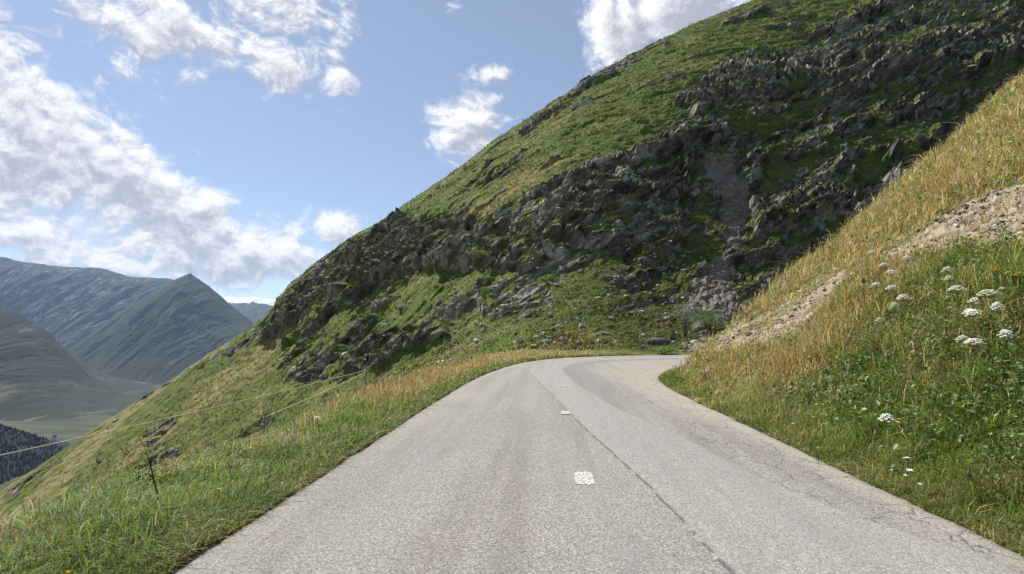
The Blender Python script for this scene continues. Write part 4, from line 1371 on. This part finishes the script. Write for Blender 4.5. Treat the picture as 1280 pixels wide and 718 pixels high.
x, y, D = polar(16000, 40, 120, -34, 20)
nz_ = fbm(x * .12 + 5, y * .12, 4); yy_px = project(x, y, gs(gz, x, y))[1]
ok = (gs(far.astype(float), x, y) > .9) & (rs.rand(len(x)) < np.clip(.25 + 1.3 * nz_, 0, 1) * sstep(260, 350, yy_px)) & (project(x, y, gs(gz, x, y))[0] > 440 + 60 * rs.rand(len(x))) & (gs(DO, x, y) > 1)
x, y, D = x[ok], y[ok], D[ok]
it = strew(x, y, np.exp(rs.randn(len(x)) * .55) * .0019 * D, 1)
half = rs.rand(len(it)) < .4
strew_obj('slope_rubble', M_GREY, [a for a, q in zip(it, half) if not q])
strew_obj('pale_slope_rubble', M_PALE, [a for a, q in zip(it, half) if q][:1500])
pile = [ground_at(px, py, 34)[0] for px, py in zip(rs.normal(884, 13, 260), rs.normal(433, 5, 260))]
pile = np.array([p for p in pile if p[1] < 60])
strew_obj('rubble', M_TAN, strew(pile[:, 0], pile[:, 1], np.exp(rs.randn(len(pile)) * .4) * .16, 2))
x, y, D = polar(40000, 9, 40, 14, 46)
pb = gs(bs, x, y)
ok = (pb > .12) & (rs.rand(len(x)) < pb * np.clip(.5 + 1.6 * fbm(x * .9 + 8, y * .9, 3), 0.05, 1))
x, y, D = x[ok][:9000], y[ok][:9000], D[ok][:9000]
it = strew(x, y, np.minimum(np.exp(rs.randn(len(x)) * .7), 2.4) * .0021 * D, 3)
pick = rs.rand(len(it))
strew_obj('scree', M_TAN, [a for a, q in zip(it, pick) if q < .68])
strew_obj('grey_scree', M_GREY, [a for a, q in zip(it, pick) if .68 <= q < .85])
strew_obj('pale_scree', M_PALE, [a for a, q in zip(it, pick) if q >= .85])
# grit at the broken road edges
x, y, D = polar(30000, 3, 36, -60, 60)
dd = np.minimum(gs(DO, x, y), gs(DI, x, y)); rd = gs(ROADf, x, y)
ok = (dd < .22) & (rs.rand(len(x)) < np.where(rd > .5, .10, .6))
x, y, D = x[ok][:2600], y[ok][:2600], D[ok][:2600]
zz = np.where(gs(ROADf, x, y) > .5, .004, gs(gz, x, y))
g = np.random.RandomState(9)
strew_obj('edge_grit', M_GREY, [(rotz(lib[g.randint(8)][0] * s_, g.uniform(0, 6.28)) + np.array([a1, b1, c1]), lib[0][1]) for a1, b1, c1, s_ in zip(x, y, zz, np.exp(rs.randn(len(x)) * .5) * (.010 + .0006 * D))])
print('stones', round(time.time() - T0, 1))

# ================================================================== flowers
M_STEM = flat_mat('green_stem', (.10, .15, .04), .6)
M_LEAF = flat_mat('hogweed_leaf', (.07, .125, .03), .5, .35, .3, 12)
M_PETAL = flat_mat('white_petals', (.80, .79, .70), .7, .2, .06, 60)
M_CREAM = flat_mat('greenish_petals', (.62, .66, .46), .7, .2, .08, 60)
M_YEL = flat_mat('yellow_petals', (.80, .58, .03), .6, .2, .12, 60)
M_ORG = flat_mat('orange_petals', (.80, .33, .03), .6, .2, .12, 60)
M_PUR = flat_mat('purple_florets', (.36, .07, .30), .7, .2, .2, 60)
M_DEAD = flat_mat('dead_stalk', (.055, .042, .028), .9, .1, .35, 25)
M_WOOL = flat_mat('woolly_bracts', (.50, .52, .40), .9, .1, .2, 40)


def umbel_meshes(seed):
    g = np.random.RandomState(seed)
    st_ = tube([(0, 0, -.05), (.01, .01, .25), (.0, .02, .55), (.02, .01, .86)], [.011, .010, .008, .006], 6)
    rays, flo = [], []
    top = np.array([.02, .01, .86])
    n = 22
    for k in range(n):
        rr = math.sqrt((k + .5) / n) ; a = k * 2.39996
        e = top + np.array([math.cos(a) * rr * .20, math.sin(a) * rr * .20, .165 - .115 * rr * rr + g.uniform(-.008, .008)])
        rays.append(tube([top, (top + e) / 2 + np.array([0, 0, -.008]), e], .0022, 4, False))
        for q in range(9):
            r2 = math.sqrt((q + .5) / 9) * .040; a2 = q * 2.39996 + k
            V, f = ICO1
            flo.append((V * np.array([.0155, .0155, .011]) * g.uniform(.8, 1.2) + e + np.array([math.cos(a2) * r2, math.sin(a2) * r2, .012 - .1 * r2 + g.uniform(-.003, .003)]), [f]))
    lv = []
    for k in range(3):
        a = k * 2.2 + g.uniform(-.4, .4); h0 = [.10, .24, .42][k]
        sc_ = [1.2, 1.0, .65][k]
        base = np.array([0, .01, h0])
        dr = np.array([math.cos(a), math.sin(a), .35])
        pieces = [tube([base, base + dr * .12 * sc_, base + dr * .22 * sc_ + np.array([0, 0, -.015])], .004, 4, False)]
        for (fr_, an_, ln_) in [(.22, 0, .17), (.17, .85, .13), (.17, -.85, .13), (.11, 1.0, .10), (.11, -1.0, .10)]:
            c0 = base + dr * fr_ * sc_
            V, f = leaves(c0[None], np.array([ln_ * sc_]), np.array([ln_ * .72 * sc_]), np.array([a - 1.57 + an_]), np.array([-.15 + g.uniform(-.15, .15)]), np.array([g.uniform(-.2, .2)]))
            pieces.append((V, f))
        lv.append(merge(pieces))
    return st_, merge(rays), merge(flo), lv


UM = []
for k in range(3):
    a, b_, c_, d_ = umbel_meshes(60 + k)
    UM.append((a, b_, c_, d_))


def make_umbel(k, cream=False):
    st_, ry, fl, lv = UM[k]
    r = empty('umbel_flower')
    s_ = mesh_np('stem', st_[0], st_[1], M_STEM, r, smooth=True)
    hd = mesh_np('flower_head', fl[0], fl[1], M_CREAM if cream else M_PETAL, r, smooth=True)
    mesh_np('ray', ry[0], ry[1], M_STEM, hd, smooth=True)
    for V, f in lv:
        mesh_np('leaf', V, f, M_LEAF, r, smooth=True)
    return r


PROTO = {}


def place_umbel(px, py, wpx, label, k, cream=False, hgt=.55, tilt=0.0, turn=0.0):
    """head at this pixel of the photograph, foot in the bank behind or below it"""
    p = hit(px, py, hgt, 2.5, 30)
    D_ = p[1]
    head_w = 1.0 * wpx / F * D_
    key = (k, cream)
    if key not in PROTO:
        PROTO[key] = r = make_umbel(k, cream)
    else:
        r = copy_tree(PROTO[key])
    sw = head_w / .47
    r.location = p; r.scale = (sw, sw, hgt / .95)
    r.rotation_euler = (tilt, tilt * .5, turn)
    tag(r, label, 'flower', 'white umbel flowers on the right-hand bank')


for i, (px, py, wd_, cr_, lab) in enumerate([
        (1217, 429, 23, 0, 'largest white umbel flower, front and lowest in the clump on the bank'),
        (1199, 424, 17, 1, 'cream umbel flower tucked just left of the largest white one'),
        (1237, 417.5, 16, 0, 'domed white umbel flower to the right of the largest one'),
        (1195, 362, 20, 0, 'broad white umbel flower standing alone in the middle of the clump'),
        (1202, 377, 14, 0, 'flat white umbel flower seen edge-on under the broad middle one'),
        (1211, 390, 15, 0, 'loose white umbel flower left of the stacked pair'),
        (1236, 368, 26, 1, 'wide greenish umbel flower, tilted, above the stacked pair'),
        (1238, 384, 14, 0, 'upper white umbel flower of the stacked pair on the right'),
        (1231, 391, 18, 0, 'lower tilted white umbel flower of the stacked pair on the right'),
        (1186, 338, 14, 1, 'dull cream umbel flower highest in the middle of the bank below the yellow blooms'),
        (1194, 348, 11, 1, 'small cream umbel flower right below the dull cream one'),
        (1122, 359, 16, 0, 'white umbel flower topping the short pair left of centre on the bank'),
        (1129, 373, 15, 0, 'white umbel flower beneath the topmost of the short pair'),
        (1128, 381, 12, 1, 'dull greenish umbel flower hidden under the short pair'),
        (1113, 384, 12, 0, 'white umbel flower low and left of the short pair'),
        (1098, 401, 10, 1, 'faded small umbel flower, lowest on the left side of the bank'),
        (1095, 356, 14, 0, 'white umbel flower furthest left in the upper row on the bank'),
        (1103, 341, 14, 0, 'slanted white umbel flower above the furthest left one'),
        (1105, 332, 12, 0, 'white umbel flower beside the lower end of the stony strip'),
        (1125, 323, 10, 0, 'small white umbel flower right at the stony strip'),
        (1088, 316, 11, 1, 'pale umbel flower highest up in the dry grass on the left'),
        (1110, 524, 19, 0, 'lone white umbel flower in the green lower bank over a yellow bloom')]):
    place_umbel(px, py, wd_, lab, i % 3, bool(cr_), hgt=.50 + .12 * ((i * 7) % 5) / 4, tilt=.22 * math.sin(i * 2.1), turn=i * 1.7)


def daisy_meshes(seed, petals, rad, dome):
    """small flower: petals round an eye"""
    g = np.random.RandomState(seed)
    a = np.linspace(0, 2 * np.pi, petals, endpoint=False)
    V, f = leaves(np.zeros((petals, 3)) + [[0, 0, 0]], np.full(petals, rad), np.full(petals, rad * 5.2 / petals), a, np.full(petals, .25) + .1 * g.randn(petals), np.zeros(petals))
    return V, f


SM = {}


def place_small(px, py, wpx, label, mat, group, name='small_flower', hgt=.22, t0=2.5, heads=1):
    key = (mat.name, heads)
    if key not in SM:
        r = empty(name)
        g = np.random.RandomState(len(SM) + 5)
        stems, pet = [], []
        for k in range(heads):
            e = np.array([0, 0, 1.0]) if heads == 1 else np.array([g.uniform(-.25, .25), g.uniform(-.2, .2), .8 + .2 * g.rand()])
            stems.append(tube([(0, 0, -.1), e * .5 + [0.02, 0, 0], e], .025, 5))
            V, f = daisy_meshes(k, 9, .16 if heads == 1 else .10, 0)
            pet.append((V + e, f))
            Vi, fi = ICO1
            pet.append((Vi * np.array([.05, .05, .03]) + e, [fi]))
        V, f = merge(stems); mesh_np('stem', V, f, M_STEM, r, smooth=True)
        for V, f in [merge(pet[2 * k:2 * k + 2]) for k in range(heads)]:
            mesh_np('flower_head', V, f, mat, r, smooth=True)
        V, f = leaves(np.array([[0, 0, .15], [0, 0, .3], [0, 0, .45]]), np.full(3, .3), np.full(3, .1), np.array([.3, 2.4, 4.6]), np.full(3, .5), np.zeros(3))
        mesh_np('leaf', V, f, M_LEAF, r, smooth=True)
        SM[key] = r
    else:
        r = copy_tree(SM[key])
    p = hit(px, py, hgt, t0, 45)
    s_ = wpx / F * p[1] / (.34 if heads == 1 else .62)
    r.location = p; r.scale = (s_, s_, hgt); r.rotation_euler = (.1, .05, px * .7)
    tag(r, label, 'flower', group)


YG = 'yellow and orange flowers'
WG = 'small white flowers low on the right-hand bank'
place_small(1252, 334, 20, 'bright yellow flower cluster high on the bank above the white umbels', M_YEL, YG, hgt=.45, heads=7)
place_small(1272, 339, 22, 'yellow flower cluster at the right edge of the picture', M_YEL, YG, hgt=.42, heads=7)
for px, py, wd_, lab, mat in [(1121, 528, 7, 'yellow flower touching the lone umbel in the lower bank', M_YEL), (1065, 493, 7, 'orange flower in the lower bank left of the lone umbel', M_ORG),
                              (884, 459, 4, 'tiny yellow flower on the grassy nose beside the bend', M_YEL), (932, 459, 4, 'tiny yellow flower right of the grassy nose', M_YEL),
                              (1022, 560, 4, 'tiny yellow flower at the road edge of the right bank', M_YEL)]:
    place_small(px, py, wd_, lab, mat, YG)
for px, py, wd_, lab in [(1135, 574, 10, 'topmost of the small white flowers near the road edge'), (1138, 588, 9, 'flat white flower second from the top by the road edge'),
                         (1130, 594, 6, 'white flower left of the flat one by the road edge'), (1118, 589, 4, 'tiny white flower furthest left by the road edge'),
                         (1148, 605, 6, 'white flower lowest of the bunch by the road edge'), (993, 530, 4, 'lone tiny white flower in the low grass left of the bunch'),
                         (928, 468, 4, 'tiny white flower on the grassy nose near the bend')]:
    place_small(px, py, wd_, lab, M_PETAL, WG, hgt=.20)
for px, py, wd_, lab, mat in [(271, 612, 6, 'yellow flower in the left verge right of the dead stalk', M_YEL), (89, 714, 7, 'yellow flower at the bottom left of the verge', M_YEL),
                              (396, 522, 8, 'round pale seed head in the left verge by the dry grass', M_CREAM)]:
    place_small(px, py, wd_, lab, mat, YG if mat is M_YEL else 'pale heads in the left verge', hgt=.16)

# ---- thistle on the left verge
p = hit(343, 495, .62 * .72, 3, 20); sT = p[1] / 11.0
p = p + np.array([0, 0, 0])
r = empty('thistle', p, 0, .72)
e = np.array([0, 0, .60])
mesh_np('stem', *tube([(0.02, 0, -.05), (.03, 0, .2), (.01, 0, .42), e], [.010, .009, .008, .007], 6), M_STEM, r, smooth=True)
ti = []
for k in range(26):
    a = k * 2.4; q = math.sqrt(k / 26)
    ti.append(tube([e + [0, 0, .03], e + [math.cos(a) * q * .05, math.sin(a) * q * .05, .105 - .03 * q]], [.006, .004], 4))
hd = mesh_np('flower_head', *merge(ti), M_PUR, r, smooth=True)
Vi, fi = ICO2
mesh_np('bract_cup', Vi * [.036, .036, .036] + e + [0, 0, .02], [fi], M_WOOL, hd, smooth=True)
wl = []
for k in range(7):
    a = k * .9
    wl.append(leaves((e + [0, 0, -.03])[None], np.array([.11]), np.array([.03]), np.array([a]), np.array([.1]), np.array([0.])))
mesh_np('bract', *merge(wl), M_WOOL, r, smooth=True)
for k in range(6):
    V, f = leaves(np.array([[.02, 0, .06 + .07 * k]]), np.array([.20 - .015 * k]), np.array([.05]), np.array([k * 2.2]), np.array([.35]), np.array([0.]))
    mesh_np('leaf', V, f, M_LEAF, r, smooth=True)
tag(r, 'tall thistle with a purple head standing in the left verge before the wires', 'flower')

# ---- dead stalk in the left verge
p, _ = ground_at(198, 632, 3)
D_ = p[1]
k_ = D_ / F
r = empty('dead_stalk', p)
L = lambda dx, dy, dz=0.0: np.array([dx * k_, dz, dy * k_])
mesh_np('stem', *tube([L(0, -4), L(-2, 14), L(-8, 32), L(-14, 52), L(-24, 76)], [1.5 * k_, 1.2 * k_, .9 * k_, .6 * k_, .35 * k_], 6), M_DEAD, r, smooth=True)
for pts in ([L(-12, 44), L(-19, 50, .02), L(-24, 49, .03)], [L(-14, 52), L(-9, 60, -.02), L(-8, 66, -.02)], [L(-8, 32), L(-17, 38, .03), L(-26, 38, .04)], [L(-18, 62), L(-25, 64, .02), L(-28, 69, .02)], [L(-6, 26), L(-14, 27, .03), L(-21, 33, .03)]):
    mesh_np('twig', *tube(pts, [.55 * k_, .4 * k_, .3 * k_], 5), M_DEAD, r, smooth=True)
g = np.random.RandomState(3)
cl = [(ICO1[0] * g.uniform(.5, 1.4) * k_ + L(g.normal(-20, 7), g.normal(40, 7), g.normal(.02, .03)), [ICO1[1]]) for _ in range(34)]
mesh_np('seed_cluster', *merge(cl), M_DEAD, r, smooth=True)
tag(r, 'dead dark stalk with withered twigs leaning left in the verge', 'dead plant')
# arching dry grass stem beside it
p, _ = ground_at(232, 618, 3); k_ = p[1] / F
o = mesh_np('grass_stem', *tube([L(0, 0), L(3, 16), L(-2, 28), L(-12, 33), L(-24, 31), L(-28, 27)], [.9 * k_, .8 * k_, .7 * k_, .6 * k_, .6 * k_, .9 * k_], 5), flat_mat('straw_stem', (.46, .42, .26), .8), smooth=True)
o.location = p
tag(o, 'single pale grass stem arching over to the left beside the dead stalk', 'grass stem')
print('flowers', round(time.time() - T0, 1))

# ================================================================== fence
M_POST = flat_mat('weathered_post', (.16, .135, .105), .9, .1, .35, 20)
M_WIRE = flat_mat('fence_tape', (.62, .60, .42), .6, .3, .1, 3)


def at_depth(px, py, Yd):
    return EYE + ray(px, py) * Yd


def wire(a, b_, sag, rad, label):
    t_ = np.linspace(0, 1, 24)[:, None]
    P = a * (1 - t_) + b_ * t_ - np.array([0, 0, 1]) * sag * 4 * t_ * (1 - t_)
    V, f = tube(P - a, rad, 6)
    o = mesh_np('fence_wire', V, f, M_WIRE, smooth=True); o.location = a
    return tag(o, label, 'fence wire', 'fence wires left of the road')


A0 = at_depth(457, 463, 19.5); A1 = at_depth(-30, 576, 8.5); A2 = at_depth(330, 522, 11.5); A3 = at_depth(170, 636, 7.2)
wire(A0, A1, .05, .0085, 'long pale fence wire running down to the left edge past the thistle')
wire(A0 + np.array([0, 0, -.06]), A2, .03, .008, 'lower pale fence wire dropping into the verge grass behind the thistle')


def post(top, label, rad=.022, tall=None):
    gz_ = float(H(top[0], top[1]))
    hgt = top[2] - gz_ + .08
    r = empty('fence_post', (top[0], top[1], gz_))
    mesh_np('stake', *tube([(0, 0, -.2), (.006, 0, hgt * .5), (0, 0, hgt)], [rad, rad * .95, rad * .85], 8), M_POST, r, smooth=True)
    for q in (.08, .14):
        mesh_np('insulator', *tube([(-.03, 0, hgt - q), (0, -.035, hgt - q + .01), (.03, 0, hgt - q)], .009, 6), M_WIRE, r, smooth=True)
    return tag(r, label, 'fence post', 'thin posts of the pasture fence')


post(A0, 'thin fence stake where the two pale wires meet')
post(A1, 'thin fence stake at the left end of the long wire')
post(A2, 'thin fence stake at the end of the lower wire behind the thistle')

# ================================================================== shrubs at the bend
def shrub(px, py, wpx, hpx, cols, label, seed, t0=34, ln=.10, n=2600):
    g = np.random.RandomState(seed)
    p, D_ = ground_at(px, py + hpx * .5, t0)
    rx, rz = wpx / F * D_ * .5, hpx / F * D_
    r = empty('shrub', p + np.array([0, rx * .4, -.05]))
    br = []
    tips = []
    for k in range(11):
        a = g.uniform(0, 6.28); q = g.uniform(.2, .9)
        e = np.array([math.cos(a) * rx * q, math.sin(a) * rx * q * .8, rz * g.uniform(.55, .95) * (1 - .35 * q)])
        br.append(tube([(0, 0, -.1), e * .45 + [0, 0, .1 * rz], e], [.03, .02, .008], 5)); tips.append(e)
    mesh_np('branches', *merge(br), M_DEAD, r, smooth=True)
    tips = np.array(tips)
    c_ = tips[g.randint(len(tips), size=n)] + g.randn(n, 3) * np.array([rx * .25, rx * .22, rz * .17])
    c_[:, 2] = np.abs(c_[:, 2])
    V, f = leaves(c_, np.full(n, ln) * np.exp(.3 * g.randn(n)), np.full(n, ln * .42), g.uniform(0, 6.28, n), g.uniform(-.6, 1.0, n), g.uniform(-.6, .6, n))
    col = palette(n, cols, [1] * len(cols), .25)
    mesh_np('foliage', V, f, lm, r, smooth=True, attrs=dict(col=np.repeat(col, 6, 0)))
    return tag(r, label, 'shrub', 'shrubs at the bend')


shrub(888, 402, 46, 34, LEAFG[:3], 'dense green shrub behind the rubble pile at the bend', 5)
shrub(858, 398, 26, 52, [(.20, .23, .15), (.26, .29, .20), (.16, .19, .11)], 'grey green willow shrub standing left of the dense green one', 6, n=1500)
shrub(830, 438, 40, 10, LEAFG[2:4] + [(.16, .19, .06)], 'low yellow green shrub between the brown ledge and the road', 7, t0=36, n=1500)

# ================================================================== down in the valley
def far_point(px, py, Yd):
    return EYE + ray(px, py) * Yd


# wooded shoulder below the left edge
mw, t, b = material('forest_floor', .95, .1)
t._in(b.inputs['Base Color'], t.mix(t.noise(t.coord(), .05, 4), (.007, .011, .007), (.016, .022, .012)))
sil = [(-420, 380), (-250, 436), (-120, 482), (-60, 505), (0, 529), (20, 536), (42, 547), (58, 558), (72, 574), (95, 600), (120, 640)]
u_ = np.array([ray(a, c_)[0] for a, c_ in sil]); v_ = np.array([ray(a, c_)[2] for a, c_ in sil])
nc_, nr_ = 160, 60
uu = np.linspace(u_[0], u_[-1], nc_); vv = np.interp(uu, u_, v_)
sgrid = np.linspace(0, 1.6, nr_)[:, None]
Yw = 1500 + 900 * sgrid + 0 * uu
Xw = uu * 2400 * (.55 + .45 * Yw / 2400)
crest = 1.5 + vv * 2400 - 16
Zw = np.where(sgrid <= 1, (VF - 40) + (crest - VF + 40) * sgrid ** .9, crest - (crest - VF + 40) * (sgrid - 1) / .6)
Zw = Zw + 14 * fbm(Xw / 180, Yw / 180, 4)
tag(mesh_np('wooded_hill', np.stack([Xw, Yw, Zw], -1).reshape(-1, 3), grid_faces(nr_, nc_), mw, smooth=True), kind='structure')
tp = []
g = np.random.RandomState(8)
N_ = 9500
ia = g.uniform(0, nr_ * .72, N_); ib = g.uniform(nc_ * .2, nc_ - 1.01, N_)
i0, j0 = ia.astype(int), ib.astype(int); fa_, fb_ = ia - i0, ib - j0
bil = lambda A_: (A_[i0, j0] * (1 - fb_) + A_[i0, j0 + 1] * fb_) * (1 - fa_) + (A_[i0 + 1, j0] * (1 - fb_) + A_[i0 + 1, j0 + 1] * fb_) * fa_
tx, ty, tz = bil(Xw), bil(Yw), bil(Zw)
keep_ = tz > VF - 2
tx, ty, tz = tx[keep_], ty[keep_], tz[keep_]
nt = len(tx); ht_ = g.uniform(9, 18, nt); wt_ = ht_ * g.uniform(.2, .34, nt)
ka = np.linspace(0, 2 * np.pi, 6, endpoint=False)
V = np.empty((nt, 14, 3))
for ring, (hh_, ww_) in enumerate([(.08, 1.0), (.45, .62)]):
    jit = g.uniform(.75, 1.25, (nt, 6))
    V[:, ring * 6:ring * 6 + 6, 0] = tx[:, None] + np.cos(ka) * wt_[:, None] * ww_ * jit
    V[:, ring * 6:ring * 6 + 6, 1] = ty[:, None] + np.sin(ka) * wt_[:, None] * ww_ * jit
    V[:, ring * 6:ring * 6 + 6, 2] = (tz + ht_ * hh_)[:, None]
V[:, 12] = np.stack([tx, ty, tz + ht_], 1); V[:, 13] = np.stack([tx, ty, tz - 2], 1)
k = np.arange(6)
q4 = np.stack([k, (k + 1) % 6, 6 + (k + 1) % 6, 6 + k], 1); t3 = np.concatenate([np.stack([6 + k, 6 + (k + 1) % 6, np.full(6, 12)], 1), np.stack([(k + 1) % 6, k, np.full(6, 13)], 1)])
off = np.arange(nt)[:, None, None] * 14
mcf, t, b = material('dark_conifers', .9, .1)
t._in(b.inputs['Base Color'], t.mix(t.noise(t.coord(), .11, 3), (.006, .011, .007), (.016, .024, .012)))
tag(mesh_np('conifer_wood', V.reshape(-1, 3), [(q4[None] + off).reshape(-1, 4), (t3[None] + off).reshape(-1, 3)], mcf, smooth=False), kind='stuff')

# pale building on the valley floor
pb_ = far_point(68, 563.5, 2760.0)
r = empty('building', (pb_[0], pb_[1], VF if pb_[2] < VF else pb_[2]), .3)
M_WALL = flat_mat('white_render', (.78, .77, .73), .8, .2, .05, .2)
M_ROOF = flat_mat('slate_roof', (.12, .115, .11), .8, .2, .2, .3)
M_GLASS = flat_mat('dark_glass', (.03, .035, .04), .2, .5, .2, .3)


def box(x0, y0, z0, x1, y1, z1):
    V = np.array([(x, y, z) for z in (z0, z1) for x, y in ((x0, y0), (x1, y0), (x1, y1), (x0, y1))], float)
    return V, [np.array([[3, 2, 1, 0], [4, 5, 6, 7], [0, 1, 5, 4], [1, 2, 6, 5], [2, 3, 7, 6], [3, 0, 4, 7]])]


mesh_np('wall', *merge([box(-11, -9, -6, 11, 9, 34)]), M_WALL, r, smooth=False)
V = np.array([(-12, -10, 34), (12, -10, 34), (12, 10, 34), (-12, 10, 34), (0, -4, 47), (0, 4, 47)], float)
mesh_np('roof', V, [np.array([[0, 1, 4, 0]])[:, :3], np.array([[2, 3, 5]]), np.array([[1, 2, 5, 4], [3, 0, 4, 5]]), np.array([[3, 2, 1, 0]])], M_ROOF, r, smooth=False)
for zf in (6, 15, 24):
    for xf in (-7, 0, 7):
        mesh_np('window', *merge([box(xf - 1.4, -9.12, zf, xf + 1.4, -8.9, zf + 4)]), M_GLASS, r, smooth=False)
tag(r, 'tall white building beside the dark wood on the valley floor', 'building')
print('done', round(time.time() - T0, 1))
